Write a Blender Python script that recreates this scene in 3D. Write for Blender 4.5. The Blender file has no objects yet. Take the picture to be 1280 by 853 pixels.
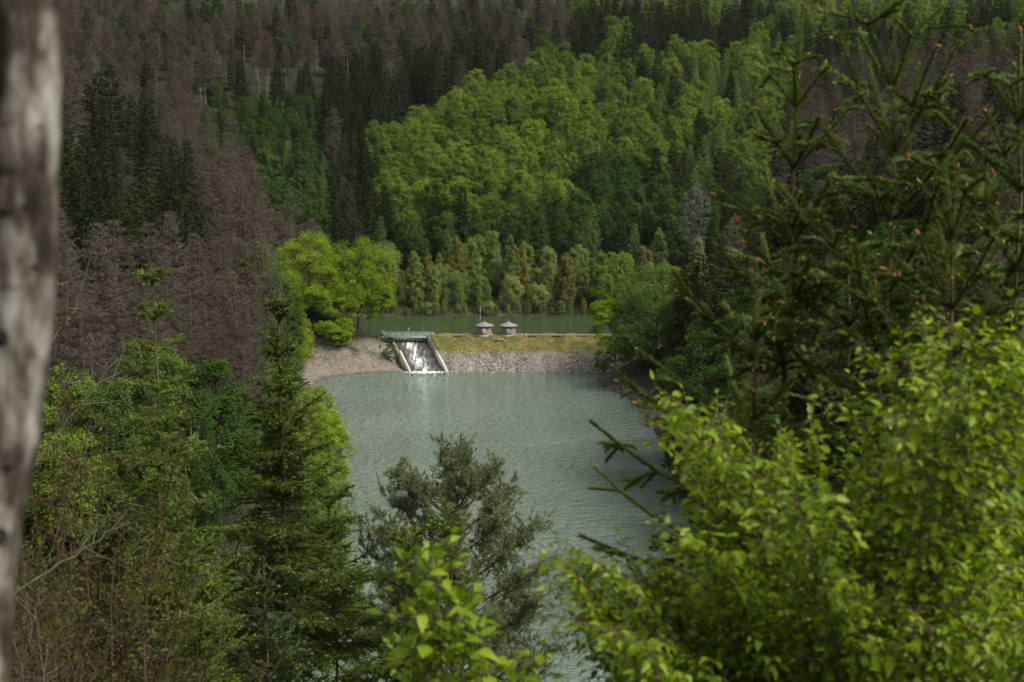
import bpy, math, random
import numpy as np
from mathutils import Vector

SC = bpy.context.scene
COL = SC.collection
R = math.radians
F, HX, HY = 1778.0, 640.0, 426.5           # the photograph's focal length and centre in its own pixels
PITCH = R(9.45)
CAM = np.array([0.0, 0.0, 70.0])
FW = np.array([0, math.cos(PITCH), -math.sin(PITCH)])
UP = np.array([0, math.sin(PITCH), math.cos(PITCH)])
UPPER, LOWER = 6.2, 0.0                    # the two water levels


# ------------------------------------------------------------------ mesh helpers
def nrm(a):
    a = np.asarray(a, float)
    return a / np.maximum(np.linalg.norm(a, axis=-1, keepdims=True), 1e-9)


class MB:
    def __init__(self):
        self.v, self.f, self.n = [], [], 0

    def add(self, V, Fc, mat=0):
        V = np.asarray(V, float).reshape(-1, 3)
        Fc = np.asarray(Fc, np.int64)
        if len(Fc):
            self.f.append((Fc + self.n, mat))
        self.v.append(V)
        self.n += len(V)

    def tube(self, pts, rad, n=6, mat=0, cap=True):
        pts = np.asarray(pts, float)
        k = len(pts)
        rad = np.broadcast_to(np.asarray(rad, float), (k,))
        t = nrm(np.gradient(pts, axis=0))
        ref = np.array([0, 0, 1.0]) if abs(t[0][2]) < .9 else np.array([1.0, 0, 0])
        s = nrm(np.cross(t, ref)); b = np.cross(s, t)
        a = np.arange(n) * 2 * math.pi / n
        V = pts[:, None] + rad[:, None, None] * (np.cos(a)[None, :, None] * s[:, None] + np.sin(a)[None, :, None] * b[:, None])
        i = np.arange(k - 1)[:, None] * n; j = np.arange(n)[None]; j2 = (j + 1) % n
        Fc = np.stack([i + j, i + j2, i + n + j2, i + n + j], -1).reshape(-1, 4)
        self.add(V, Fc, mat)
        if cap:
            q = self.n - n
            for e in range(1, n - 1):
                self.f.append((np.array([[q, q + e, q + e + 1]]), mat))

    def box(self, c, size, mat=0, rz=0.0, taper=1.0):
        x, y, z = [s / 2 for s in size]
        V = np.array([[-x, -y, -z], [x, -y, -z], [x, y, -z], [-x, y, -z], [-x * taper, -y * taper, z], [x * taper, -y * taper, z], [x * taper, y * taper, z], [-x * taper, y * taper, z]])
        c_, s_ = math.cos(rz), math.sin(rz)
        V = np.stack([V[:, 0] * c_ - V[:, 1] * s_, V[:, 0] * s_ + V[:, 1] * c_, V[:, 2]], -1) + np.asarray(c)
        self.add(V, [[3, 2, 1, 0], [4, 5, 6, 7], [0, 1, 5, 4], [1, 2, 6, 5], [2, 3, 7, 6], [3, 0, 4, 7]], mat)

    def cards(self, P, D, N, L, W, mat=0, mid=.45):
        """many small leaf-shaped faces"""
        P, D, N = np.asarray(P, float), nrm(D), np.asarray(N, float)
        S = nrm(np.cross(D, N))
        L = np.broadcast_to(np.asarray(L, float), (len(P),))[:, None]; W = np.broadcast_to(np.asarray(W, float), (len(P),))[:, None]
        m = P + D * L * mid
        V = np.stack([P, m + S * W / 2, P + D * L, m - S * W / 2], 1)
        self.add(V, np.arange(len(P) * 4).reshape(-1, 4), mat)

    def needles(self, P, D, N, L, W, mat=0):
        P, D = np.asarray(P, float), nrm(D)
        S = nrm(np.cross(D, N)) * (np.broadcast_to(np.asarray(W, float), (len(P),))[:, None] / 2)
        L = np.broadcast_to(np.asarray(L, float), (len(P),))[:, None]
        V = np.stack([P - S, P + S, P + D * L], 1)
        self.add(V, np.arange(len(P) * 3).reshape(-1, 3), mat)

    def strips(self, A, B, wa, wb, mat=0):
        """many thin straight twigs, three-sided"""
        A, B = np.asarray(A, float), np.asarray(B, float)
        D = nrm(B - A)
        ref = np.where(np.abs(D[:, 2:3]) < .9, [[0, 0, 1.0]], [[1.0, 0, 0]])
        s = nrm(np.cross(D, ref)); b = np.cross(D, s)
        wa = np.broadcast_to(wa, (len(A),))[:, None]; wb = np.broadcast_to(wb, (len(A),))[:, None]
        V = []
        for e in range(3):
            a = e * 2.0944
            V.append(A + (s * math.cos(a) + b * math.sin(a)) * wa)
        for e in range(3):
            a = e * 2.0944
            V.append(B + (s * math.cos(a) + b * math.sin(a)) * wb)
        V = np.stack(V, 1)
        base = np.arange(len(A))[:, None] * 6
        Fc = np.concatenate([base + np.array([[0, 1, 4, 3]]), base + np.array([[1, 2, 5, 4]]), base + np.array([[2, 0, 3, 5]])])
        self.add(V, Fc, mat)

    def mesh(self, name, mats, smooth=False):
        me = bpy.data.meshes.new(name)
        V = np.concatenate(self.v) if self.v else np.zeros((0, 3))
        me.vertices.add(len(V)); me.vertices.foreach_set('co', V.astype(np.float32).ravel())
        loops = np.concatenate([f.ravel() for f, _ in self.f]).astype(np.int32)
        sizes = np.concatenate([np.full(len(f), f.shape[1]) for f, _ in self.f]).astype(np.int32)
        mi = np.concatenate([np.full(len(f), m) for f, m in self.f]).astype(np.int32)
        me.loops.add(len(loops)); me.loops.foreach_set('vertex_index', loops)
        me.polygons.add(len(sizes))
        st = np.zeros(len(sizes), np.int32); st[1:] = np.cumsum(sizes)[:-1]
        me.polygons.foreach_set('loop_start', st)
        for m in (mats if isinstance(mats, (list, tuple)) else [mats]):
            me.materials.append(m)
        me.polygons.foreach_set('material_index', mi)
        if smooth:
            me.polygons.foreach_set('use_smooth', np.ones(len(sizes), bool))
        me.update(calc_edges=True)
        return me


def link(name, data, parent=None):
    o = bpy.data.objects.new(name, data)
    COL.objects.link(o)
    if parent is not None:
        o.parent = parent
    return o


def tag(o, label=None, cat=None, group=None, kind=None):
    if label: o['label'] = label
    if cat: o['category'] = cat
    if group: o['group'] = group
    if kind: o['kind'] = kind
    return o


def thing(name, label, cat, loc=(0, 0, 0), rz=0.0, scale=1.0, group=None):
    o = link(name, None)
    o.location = loc; o.rotation_euler = (0, 0, rz); o.scale = (scale,) * 3 if np.isscalar(scale) else scale
    o.empty_display_size = .3
    return tag(o, label, cat, group)


# ------------------------------------------------------------------ materials
def mat(name):
    m = bpy.data.materials.new(name); m.use_nodes = True
    nt = m.node_tree; nt.nodes.clear()
    out = nt.nodes.new('ShaderNodeOutputMaterial')
    return m, nt, out


def nd(nt, kind, **kw):
    n = nt.nodes.new(kind)
    for k, v in kw.items():
        if k.startswith('_'):
            setattr(n, k[1:], v)
        else:
            n.inputs[k.replace('__', ' ')].default_value = v
    return n


def ramp(nt, fac, stops, mode='LINEAR'):
    r = nt.nodes.new('ShaderNodeValToRGB'); r.color_ramp.interpolation = mode
    e = r.color_ramp.elements
    while len(e) < len(stops): e.new(.5)
    for i, (p, c) in enumerate(stops):
        e[i].position = p; e[i].color = (*c, 1) if len(c) == 3 else c
    nt.links.new(fac, r.inputs[0])
    return r


def leafmat(name, cols, trans=.35, gloss=0.0, rough=.45, objvar=.35):
    """leaf colour differs from leaf to leaf and from tree to tree"""
    m, nt, out = mat(name)
    g = nt.nodes.new('ShaderNodeNewGeometry'); oi = nt.nodes.new('ShaderNodeObjectInfo')
    mx = nd(nt, 'ShaderNodeMath', _operation='MULTIPLY_ADD'); mx.inputs[1].default_value = 1 - objvar
    sc = nd(nt, 'ShaderNodeMath', _operation='MULTIPLY'); sc.inputs[1].default_value = objvar
    nt.links.new(oi.outputs['Random'], sc.inputs[0]); nt.links.new(g.outputs['Random Per Island'], mx.inputs[0]); nt.links.new(sc.outputs[0], mx.inputs[2])
    r = ramp(nt, mx.outputs[0], [(i / (len(cols) - 1), c) for i, c in enumerate(cols)])
    if gloss > 0:
        d = nd(nt, 'ShaderNodeBsdfPrincipled', Roughness=rough); d.inputs['Specular IOR Level'].default_value = gloss
        nt.links.new(r.outputs[0], d.inputs['Base Color'])
    else:
        d = nt.nodes.new('ShaderNodeBsdfDiffuse'); nt.links.new(r.outputs[0], d.inputs[0])
    if trans > 0:
        hs = nd(nt, 'ShaderNodeHueSaturation', Saturation=1.1, Value=1.15); nt.links.new(r.outputs[0], hs.inputs['Color'])
        t = nt.nodes.new('ShaderNodeBsdfTranslucent'); nt.links.new(hs.outputs[0], t.inputs[0])
        x = nd(nt, 'ShaderNodeMixShader', Fac=trans)
        nt.links.new(d.outputs[0], x.inputs[1]); nt.links.new(t.outputs[0], x.inputs[2]); d = x
    nt.links.new(d.outputs[0], out.inputs[0])
    return m


def noisemat(name, cols, scale=4.0, rough=.85, bump=.3, stretch=(1, 1, 1), detail=6, dist=.05):
    m, nt, out = mat(name)
    tc = nt.nodes.new('ShaderNodeTexCoord'); mp = nd(nt, 'ShaderNodeMapping'); mp.inputs['Scale'].default_value = stretch
    nt.links.new(tc.outputs['Object'], mp.inputs[0])
    n = nd(nt, 'ShaderNodeTexNoise', Scale=scale, Detail=detail, Roughness=.65); nt.links.new(mp.outputs[0], n.inputs[0])
    r = ramp(nt, n.outputs[0], [(.25 + .5 * i / (len(cols) - 1), c) for i, c in enumerate(cols)])
    b = nd(nt, 'ShaderNodeBsdfPrincipled', Roughness=rough); b.inputs['Specular IOR Level'].default_value = .25
    nt.links.new(r.outputs[0], b.inputs['Base Color'])
    if bump:
        bp = nd(nt, 'ShaderNodeBump', Strength=bump, Distance=dist); nt.links.new(n.outputs[0], bp.inputs['Height']); nt.links.new(bp.outputs[0], b.inputs['Normal'])
    nt.links.new(b.outputs[0], out.inputs[0])
    return m


M = {}
M['beech'] = leafmat('beech_leaves', [(.055, .095, .016), (.092, .148, .022), (.14, .20, .028), (.20, .255, .036)], .40, objvar=.55)
M['beech_dark'] = leafmat('dark_broadleaves', [(.026, .054, .012), (.044, .08, .016), (.066, .108, .02)], .3, objvar=.5)
M['shore'] = leafmat('shore_leaves', [(.10, .155, .04), (.15, .205, .055), (.20, .25, .06), (.24, .275, .085)], .48, objvar=.65)
M['gold'] = leafmat('golden_leaves', [(.12, .125, .03), (.16, .15, .035), (.19, .165, .04)], .35)
M['bright'] = leafmat('bright_leaves', [(.075, .13, .010), (.12, .19, .014), (.175, .25, .018), (.24, .295, .022)], .42, objvar=.4)
M['right_bank'] = leafmat('bank_leaves', [(.05, .088, .018), (.08, .13, .024), (.12, .175, .03)], .35, objvar=.5)
M['larch'] = leafmat('larch_needles', [(.048, .085, .028), (.075, .122, .034), (.11, .16, .038), (.15, .195, .04)], .3, objvar=.65)
M['spruce'] = leafmat('spruce_needles', [(.010, .016, .006), (.018, .026, .009), (.032, .042, .012)], .12, objvar=.5)
M['dead'] = leafmat('dead_twigs', [(.036, .029, .021), (.068, .056, .042), (.105, .088, .067)], 0, objvar=.5)
M['bark'] = noisemat('bark', [(.03, .024, .018), (.075, .06, .045), (.12, .10, .075)], 3, stretch=(1, 1, .2))
M['deadbark'] = noisemat('grey_bark', [(.05, .045, .038), (.11, .098, .084), (.17, .155, .132)], 3, stretch=(1, 1, .15))


# ------------------------------------------------------------------ terrain
def sstep(a, b, x):
    t = np.clip((x - a) / (b - a), 0, 1); return t * t * (3 - 2 * t)


XL = ([100, 150, 230, 287, 334, 356, 364, 368, 371, 384, 388, 432, 460, 900], [-28, -30, -33, -35, -43, -50, -47, -38, -28.5, -31.5, -42, -44, -50, -70])
XR = ([100, 150, 240, 300, 334, 352, 364, 376, 390, 432, 900], [34, 33, 30, 31, 28.5, 22, 22, 36, 60, 68, 90])


def height(x, y):
    x = np.asarray(x, float); y = np.asarray(y, float)
    xl = np.interp(y, *XL); xr = np.interp(y, *XR)
    up = sstep(374, 388, y) * UPPER                                   # the basin behind the dam stands higher
    def bank(t, beach, s):
        return np.where(t < 0, np.maximum(.4 * t, -4), .36 * np.clip(t, 0, beach) + s * np.maximum(t - beach, 0))
    tl, tr = xl - x, x - xr
    left = bank(tl, 9, .62) + up
    fade = sstep(560, 445, y)
    left = np.where(tl > 0, (left - up) * (.25 + .75 * fade) + up, left)
    right = bank(tr, 4, .58) + up
    back = UPPER + np.where(y < 431, (y - 431) * .5, np.where(y < 452, (y - 431) * .12, 2.5 + .245 * (y - 452)))
    back = np.maximum(back, -6)
    near = 68.3 - .49 * y
    near = np.where(y < 0, 68.3 - .25 * y, near)
    z = np.maximum(np.maximum(left, right), np.maximum(back, near))
    z = np.maximum(z, -4)
    hill = sstep(2, 14, z - up)
    far = sstep(60, 200, np.hypot(x, y))
    z = z + hill * far * (1.6 * np.sin(x * .041 + y * .013) * np.sin(y * .037 + 1.3) + 2.6 * np.sin(x * .017 - .6 + y * .006) * np.sin(y * .014 + x * .008))
    z = z + hill * far * 9 * np.exp(-((x + 8) / 60) ** 2 - ((y - 640) / 90) ** 2)      # the rounded spur that carries the beech grove
    return z


def project(P):
    d = np.asarray(P, float) - CAM
    dep = d @ FW
    dep = np.where(np.abs(dep) < 1e-6, 1e-6, dep)
    return HX + F * d[..., 0] / dep, HY - F * (d @ UP) / dep, dep


def ray(px, py):
    return nrm(FW + np.array([1.0, 0, 0]) * (px - HX) / F + UP * (HY - py) / F)


def at(px, py, Y):
    """the point seen at a pixel, Y metres in front of the camera"""
    r = ray(px, py); return CAM + r * (Y / r[1])


def tree_spot(px, py, Y):
    """where a tree whose top shows at (px,py) at distance Y is rooted, and how tall it is"""
    p = at(px, py, Y); g = float(height(p[0], Y))
    return (p[0], Y, g), p[2] - g


def build_terrain():
    xs = np.concatenate([np.arange(-700, -96, 12.), np.arange(-96, 84, 1.5), np.arange(84, 720, 12.)])
    ys = np.concatenate([np.arange(-60, 200, 4.), np.arange(200, 470, 1.5), np.arange(470, 1320, 10.)])
    X, Y = np.meshgrid(xs, ys)
    Z = height(X, Y)
    rg = np.random.default_rng(5)
    Z = Z + rg.normal(0, .10, Z.shape)
    dam = (Y > 365) & (Y < 394) & (X > np.interp(Y, [370.6, 384.5], [-22.4, -27.9]) - 4.7)                            # the dam is built on its own over this bed
    Z = np.where(dam & (X < 46), np.minimum(Z, -2.5), Z)
    nx = len(xs)
    i = np.arange(len(ys) - 1)[:, None] * nx; j = np.arange(nx - 1)[None]
    Fc = np.stack([i + j, i + j + 1, i + nx + j + 1, i + nx + j], -1).reshape(-1, 4)
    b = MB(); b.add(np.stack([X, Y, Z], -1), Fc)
    m, nt, out = mat('hillside_ground')
    tc = nt.nodes.new('ShaderNodeTexCoord')
    n1 = nd(nt, 'ShaderNodeTexNoise', Scale=.09, Detail=8, Roughness=.65); nt.links.new(tc.outputs['Object'], n1.inputs[0])
    n2 = nd(nt, 'ShaderNodeTexNoise', Scale=1.3, Detail=6, Roughness=.7); nt.links.new(tc.outputs['Object'], n2.inputs[0])
    forest = ramp(nt, n1.outputs[0], [(.3, (.012, .014, .006)), (.5, (.020, .019, .010)), (.7, (.016, .024, .007))])  # floor colour darkened to stand in for the shade of trees left out
    beach = ramp(nt, n2.outputs[0], [(.3, (.07, .06, .047)), (.5, (.13, .112, .089)), (.72, (.20, .176, .145))])
    sp = nt.nodes.new('ShaderNodeSeparateXYZ'); nt.links.new(tc.outputs['Object'], sp.inputs[0])
    def M2(op, a, bb):
        q = nd(nt, 'ShaderNodeMath', _operation=op)
        for k, v in enumerate((a, bb)):
            if isinstance(v, (int, float)): q.inputs[k].default_value = v
            else: nt.links.new(v, q.inputs[k])
        return q.outputs[0]
    def mr(v, a, b2, c, d):
        q = nt.nodes.new('ShaderNodeMapRange'); q.inputs[1].default_value = a; q.inputs[2].default_value = b2; q.inputs[3].default_value = c; q.inputs[4].default_value = d
        nt.links.new(v, q.inputs[0]); return q.outputs[0]
    zz = M2('ADD', sp.outputs[2], M2('MULTIPLY', M2('SUBTRACT', n1.outputs[0], .5), 5.0))
    mound = M2('MULTIPLY', M2('MULTIPLY', mr(sp.outputs[1], 352, 360, 0, 1), mr(sp.outputs[1], 388, 398, 1, 0)), mr(sp.outputs[0], -72, -62, 0, 1))
    zz = M2('SUBTRACT', zz, M2('MULTIPLY', mound, 2.6))
    low = mr(zz, 2.8, 4.6, 1, 0)                                       # bare gravel beach along the lower lake
    lefty = M2('MULTIPLY', mr(sp.outputs[0], -20, -10, 1.0, .18), mr(sp.outputs[1], 325, 350, .25, 1))
    up_b = M2('MULTIPLY', mr(sp.outputs[1], 424, 428, 0, 1), mr(zz, 6.9, 8.2, .45, 0))
    k = M2('MAXIMUM', M2('MULTIPLY', low, lefty), up_b)
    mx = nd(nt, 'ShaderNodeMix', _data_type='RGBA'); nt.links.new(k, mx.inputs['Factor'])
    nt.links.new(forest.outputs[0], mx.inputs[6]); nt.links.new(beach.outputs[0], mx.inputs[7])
    wet = mr(sp.outputs[2], .05, .7, .45, 1)
    mw = nd(nt, 'ShaderNodeMix', _data_type='RGBA', _blend_type='MULTIPLY'); mw.inputs['Factor'].default_value = 1
    nt.links.new(mx.outputs[2], mw.inputs[6]); nt.links.new(wet, mw.inputs[7])
    bs = nd(nt, 'ShaderNodeBsdfPrincipled', Roughness=.95); bs.inputs['Specular IOR Level'].default_value = .15
    bp = nd(nt, 'ShaderNodeBump', Strength=.6, Distance=.5); nt.links.new(n2.outputs[0], bp.inputs['Height']); nt.links.new(bp.outputs[0], bs.inputs['Normal'])
    nt.links.new(mw.outputs[2], bs.inputs['Base Color']); nt.links.new(bs.outputs[0], out.inputs[0])
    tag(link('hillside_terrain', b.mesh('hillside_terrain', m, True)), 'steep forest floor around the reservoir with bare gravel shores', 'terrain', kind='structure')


def water_mat(name, deep, scale, strength, rough, dist):
    m, nt, out = mat(name)
    tc = nt.nodes.new('ShaderNodeTexCoord')
    mp = nd(nt, 'ShaderNodeMapping'); mp.inputs['Scale'].default_value = (.7, 1, 1); mp.inputs['Rotation'].default_value = (0, 0, .12)
    nt.links.new(tc.outputs['Object'], mp.inputs[0])
    a = nd(nt, 'ShaderNodeTexNoise', Scale=scale, Detail=5, Roughness=.6); nt.links.new(mp.outputs[0], a.inputs[0])
    g = nd(nt, 'ShaderNodeTexNoise', Scale=.035, Detail=3); nt.links.new(mp.outputs[0], g.inputs[0])
    gs = ramp(nt, g.outputs[0], [(.35, (.55,) * 3), (.6, (1,) * 3)])   # gusts roughen some stretches more than others
    ml = nd(nt, 'ShaderNodeMath', _operation='MULTIPLY'); nt.links.new(a.outputs[0], ml.inputs[0]); nt.links.new(gs.outputs[0], ml.inputs[1])
    bp = nd(nt, 'ShaderNodeBump', Strength=strength, Distance=dist); nt.links.new(ml.outputs[0], bp.inputs['Height'])
    b = nd(nt, 'ShaderNodeBsdfPrincipled', Roughness=rough, IOR=1.33); b.inputs['Base Color'].default_value = (*deep, 1)
    nt.links.new(bp.outputs[0], b.inputs['Normal']); nt.links.new(b.outputs[0], out.inputs[0])
    return m


def build_water():
    def sheet(name, x0, x1, y0, y1, z, m, label):
        b = MB(); b.add([[x0, y0, z], [x1, y0, z], [x1, y1, z], [x0, y1, z]], [[0, 1, 2, 3]])
        tag(link(name, b.mesh(name, m)), label, 'water', kind='structure')
    sheet('lake_water', -75, 70, 120, 385, LOWER, water_mat('rippled_water', (.115, .160, .124), .66, 1.0, .04, 5.0), 'grey green rippled water of the large lower lake')
    sheet('upper_lake_water', -60, 100, 383.5, 445, UPPER, water_mat('calm_water', (.034, .050, .022), .8, .5, .08, .15), 'calm dark green water of the basin behind the dam')


# ------------------------------------------------------------------ far tree prototypes
def trunk_mesh(name, H, r, seed, m, wander=.015, n=7, top=.97):
    rg = np.random.default_rng(seed)
    k = 9; t = np.linspace(0, 1, k)
    z = -1.5 + t * (H * top + 1.5)
    off = np.cumsum(rg.normal(0, wander * H / k * 2, (k, 2)), 0) * t[:, None]
    b = MB(); b.tube(np.column_stack([off, z]), r * (1 - t * .93) * (1 + .5 * np.exp(-t * 14)), n)
    return b, np.column_stack([off, z])


def conifer(seed, H, Rr, cb, levels, nb, ncard, cl, cw, p, matn, barkm, droop=.25, stick=0.0, snags=0, thin=0.0):
    """a conical tree: whorls of boughs, each carrying sprays"""
    rg = np.random.default_rng(seed)
    tb, spine = trunk_mesh('t', H, H * .0085, seed, barkm)
    b = MB()
    P, D, N, L, W, SA, SB = [], [], [], [], [], [], []
    for li in range(levels):
        t = (li + rg.uniform(0, .8)) / levels
        z = H * (cb + (1 - cb) * t)
        side = rg.uniform(.75, 1.2)
        c = np.array([np.interp(z, spine[:, 2], spine[:, 0]), np.interp(z, spine[:, 2], spine[:, 1])])
        k = max(3, int(nb * (1 - .35 * t) + rg.uniform(-.5, .9)))
        a0 = rg.uniform(0, 6.28)
        for q in range(k):
            if rg.random() < thin: continue
            az = a0 + q * 6.283 / k + rg.normal(0, .25)
            low = min(1, t / .12 + .55)
            r = Rr * (1 - t) ** p * low * side * rg.uniform(.7, 1.2) + .25
            d = np.array([math.cos(az), math.sin(az)])
            u = np.linspace(0.0, 1, 7)
            rise = r * (.35 * t + .05 - droop * (1 - t))
            zz = z + rise * u + r * .16 * u ** 2.5 - r * .10 * np.sin(u * 3.14)
            path = np.column_stack([c[0] + d[0] * r * u, c[1] + d[1] * r * u, zz])
            if stick:
                SA.append(path[:-1:2]); SB.append(path[2::2] if len(path[2::2]) == len(path[:-1:2]) else path[1::2])
            n = max(3, int(ncard * (r / Rr) + 1))
            uu = rg.uniform(.12, 1, n) ** .8
            pp = np.column_stack([np.interp(uu, u, path[:, e]) for e in range(3)])
            lat = np.array([-d[1], d[0], 0])
            sgn = rg.choice([-1, 1], n)[:, None]
            dd = np.array([d[0], d[1], 0]) * rg.uniform(.35, 1.0, (n, 1)) + lat * sgn * rg.uniform(.15, 1.0, (n, 1)) + np.array([0, 0, 1.0]) * rg.normal(-.30, .3, (n, 1))
            pp = pp + lat * sgn * (rg.uniform(0, .22, (n, 1)) * r * (1 - uu[:, None] * .6))
            P.append(pp); D.append(dd); N.append(np.array([0, 0, 1.0]) + rg.normal(0, .5, (n, 3)))
            L.append(cl * rg.uniform(.6, 1.3, n)); W.append(cw * rg.uniform(.6, 1.3, n))
    # the leading shoot
    n = 26; tt = rg.uniform(0, 1, n)
    P.append(np.column_stack([np.full(n, spine[-1, 0]), np.full(n, spine[-1, 1]), H * (.93 + .07 * tt)])); D.append(np.column_stack([rg.normal(0, .5, (n, 2)), np.full(n, .8)])); N.append(rg.normal(0, 1, (n, 3)))
    L.append(np.full(n, cl * .6)); W.append(np.full(n, cw * .7))
    P, D, N, L, W = (np.concatenate(v) for v in (P, D, N, L, W))
    b.cards(P, D, N, L, W)
    if stick:
        SA, SB = np.concatenate(SA), np.concatenate(SB)
        b.strips(SA, SB, stick, stick * .6)
    for s in range(snags):                                            # bare stubs on the lower trunk
        z = H * rg.uniform(.12, cb + .05); az = rg.uniform(0, 6.28); l = rg.uniform(.6, 2.2)
        c = np.array([np.interp(z, spine[:, 2], spine[:, 0]), np.interp(z, spine[:, 2], spine[:, 1]), z])
        tb.strips([c], [c + np.array([math.cos(az) * l, math.sin(az) * l, -.25 * l])], .04, .015)
    return tb, b


def broadleaf(seed, H, Rr, cb, lobes, clumps, leaves, leaf, squash=.55, limbs=True, lean=(0, 0), openness=.0, trunk_r=None, taper=0.0, lobe_r=(.34, .55), clump_r=(.10, .20)):
    """trunk, limbs, and clumps of leaves over uneven lobes"""
    rg = np.random.default_rng(seed)
    tb, spine = trunk_mesh('t', H * .8, trunk_r or H * .014, seed, None, .03)
    hz = (1 - cb) / 2 * H; zc = cb * H + hz
    LC, LR = [], []
    for i in range(lobes):
        t = (i + .5) / lobes
        zz = (2 * t - 1) * .78
        az = i * 2.39996 + rg.uniform(-.4, .4)
        rad = math.sqrt(max(0, 1 - zz * zz)) * rg.uniform(.45, .72)
        if zz > .55: rad *= .7
        low = (1.0 if zz > -.4 else .85) * (1 - taper * (zz + 1) / 2)
        LC.append([math.cos(az) * rad * Rr * low + lean[0] * (zz + 1) / 2, math.sin(az) * rad * Rr * low + lean[1] * (zz + 1) / 2, zc + zz * hz * .85 + rg.normal(0, .05) * hz])
        LR.append(Rr * rg.uniform(*lobe_r) * (1 - .25 * max(zz, 0)) * (1 - taper * .5 * (zz + 1) / 2))
    LC, LR = np.array(LC), np.array(LR)
    which = rg.choice(lobes, clumps, p=LR ** 2 / (LR ** 2).sum())
    dr = nrm(rg.normal(0, 1, (clumps, 3)) + np.array([0, 0, .35]))
    out0 = nrm((LC[which] - np.array([0, 0, zc])) * [1, 1, .6] + 1e-6)
    dr = nrm(dr + out0 * .55)
    CC = LC[which] + dr * (LR[which] * rg.uniform(.55, 1.08, clumps))[:, None] * np.array([1, 1, max(.8, hz / Rr * .8)])
    CC[:, 2] = np.minimum(CC[:, 2], H * 1.02)
    cr = Rr * rg.uniform(*clump_r, clumps)
    n = clumps * leaves
    ci = np.repeat(np.arange(clumps), leaves)
    g = rg.normal(0, 1, (n, 3))
    g = g / np.maximum(1, np.linalg.norm(g, axis=1, keepdims=True) / 1.7)
    P = CC[ci] + g * cr[ci][:, None] * np.array([.62, .62, .62 * squash])
    rr = np.hypot(g[:, 0], g[:, 1])
    P[:, 2] -= rr ** 2 * cr[ci] * .16
    outw = nrm(dr)[ci]
    N = nrm(np.array([0, 0, .75]) + outw * .5 + rg.normal(0, .45, (n, 3)))
    D = nrm(np.cross(N, rg.normal(0, 1, (n, 3))))
    b = MB(); b.cards(P, D, N, leaf * rg.uniform(.6, 1.35, n), leaf * .75 * rg.uniform(.6, 1.3, n))
    if limbs:
        for c, lr in zip(LC, LR):
            z0 = min(max(c[2] - lr * 1.1 - np.hypot(c[0], c[1]) * .5, H * .12), H * .75)
            s = np.array([np.interp(z0, spine[:, 2], spine[:, 0]), np.interp(z0, spine[:, 2], spine[:, 1]), z0])
            t = np.linspace(0, 1, 5)[:, None]
            mid = s * .45 + c * .55 + np.array([0, 0, -.06 * H])
            pts = s * (1 - t) ** 2 + mid * 2 * t * (1 - t) + c * t ** 2
            tb.tube(pts, np.linspace(H * .0055, H * .0015, 5), 5, cap=False)
            sel = np.where(which == list(LR).index(lr))[0][:14]
            if len(sel):
                tb.strips(np.repeat(c[None] * .8 + s[None] * .2, len(sel), 0), CC[sel], H * .0016, H * .0006)
    return tb, b


PROTO = {}


def proto(kind, builders, crownm, barkm):
    PROTO[kind] = []
    for i, (tb, cb_, H, Rr) in enumerate(builders):
        PROTO[kind].append((tb.mesh(kind + '_trunk', barkm, True), cb_.mesh(kind + '_crown', crownm), H, Rr))


def build_protos():
    S = []
    for i in range(6):
        H, Rr = [27, 24, 29, 25, 30, 27][i], [4.8, 4.4, 5.2, 4.3, 4.4, 4.0][i]
        tb, c = conifer(100 + i, H, Rr, [.30, .40, .26, .36, .54, .58][i], 40, 7, 100, .75, .066, .68, 0, 0, droop=.3, stick=.035, snags=26, thin=.08)
        S.append((tb, c, H, Rr))
    proto('dead_spruce', S, M['dead'], M['deadbark'])
    S = []
    for i in range(3):
        H, Rr = [27, 24, 29][i], [4.3, 3.9, 4.7][i]
        tb, c = conifer(120 + i, H, Rr, [.14, .2, .1][i], 42, 7, 46, .8, .28, .72, 0, 0, droop=.3)
        S.append((tb, c, H, Rr))
    proto('spruce', S, M['spruce'], M['bark'])
    S = []
    for i in range(4):
        H, Rr = [19, 17, 21, 16][i], [3.0, 2.8, 3.2, 2.9][i]
        tb, c = conifer(140 + i, H, Rr, [.12, .15, .1, .14][i], 36, 7, 36, .6, .2, .72, 0, 0, droop=.05)
        S.append((tb, c, H, Rr))
    proto('larch', S, M['larch'], M['bark'])
    S = []
    for i in range(5):
        H, Rr = [24, 22, 26, 21, 23][i], [6.3, 5.7, 6.1, 5.9, 6.6][i]
        tb, c = broadleaf(160 + i, H, Rr, [.12, .1, .14, .08, .12][i], [30, 26, 32, 26, 28][i], 560, 42, .33, taper=.06, lobe_r=(.26, .42), clump_r=(.07, .14), squash=.8)
        S.append((tb, c, H, Rr))
    proto('beech_tree', S, M['beech'], M['bark'])
    PROTO['dark_beech'] = []
    for t, c, H, Rr in PROTO['beech_tree'][:3]:
        c2 = c.copy(); c2.materials[0] = M['beech_dark']; PROTO['dark_beech'].append((t, c2, H, Rr))
    S = []
    for i in range(7):
        H, Rr = [15, 13, 16, 12, 14, 11, 12][i], [2.5, 2.7, 2.7, 2.3, 3.2, 3.7, 4.2][i]
        tb, c = broadleaf(180 + i, H, Rr, [.03, .03, .05, .02, .03, .04, .06][i], [22, 18, 24, 18, 20, 20, 22][i], 380, 30, .25, trunk_r=.12, taper=[.55, .3, .6, .7, .4, .1, .0][i], lobe_r=(.26, .42), clump_r=(.10, .18), squash=1.0)
        S.append((tb, c, H, Rr))
    proto('birch_tree', S, M['shore'], M['deadbark'])
    PROTO['golden_birch'] = []
    for t, c, H, Rr in PROTO['birch_tree'][:3]:
        c2 = c.copy(); c2.materials[0] = M['gold']; PROTO['golden_birch'].append((t, c2, H, Rr))


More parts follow.
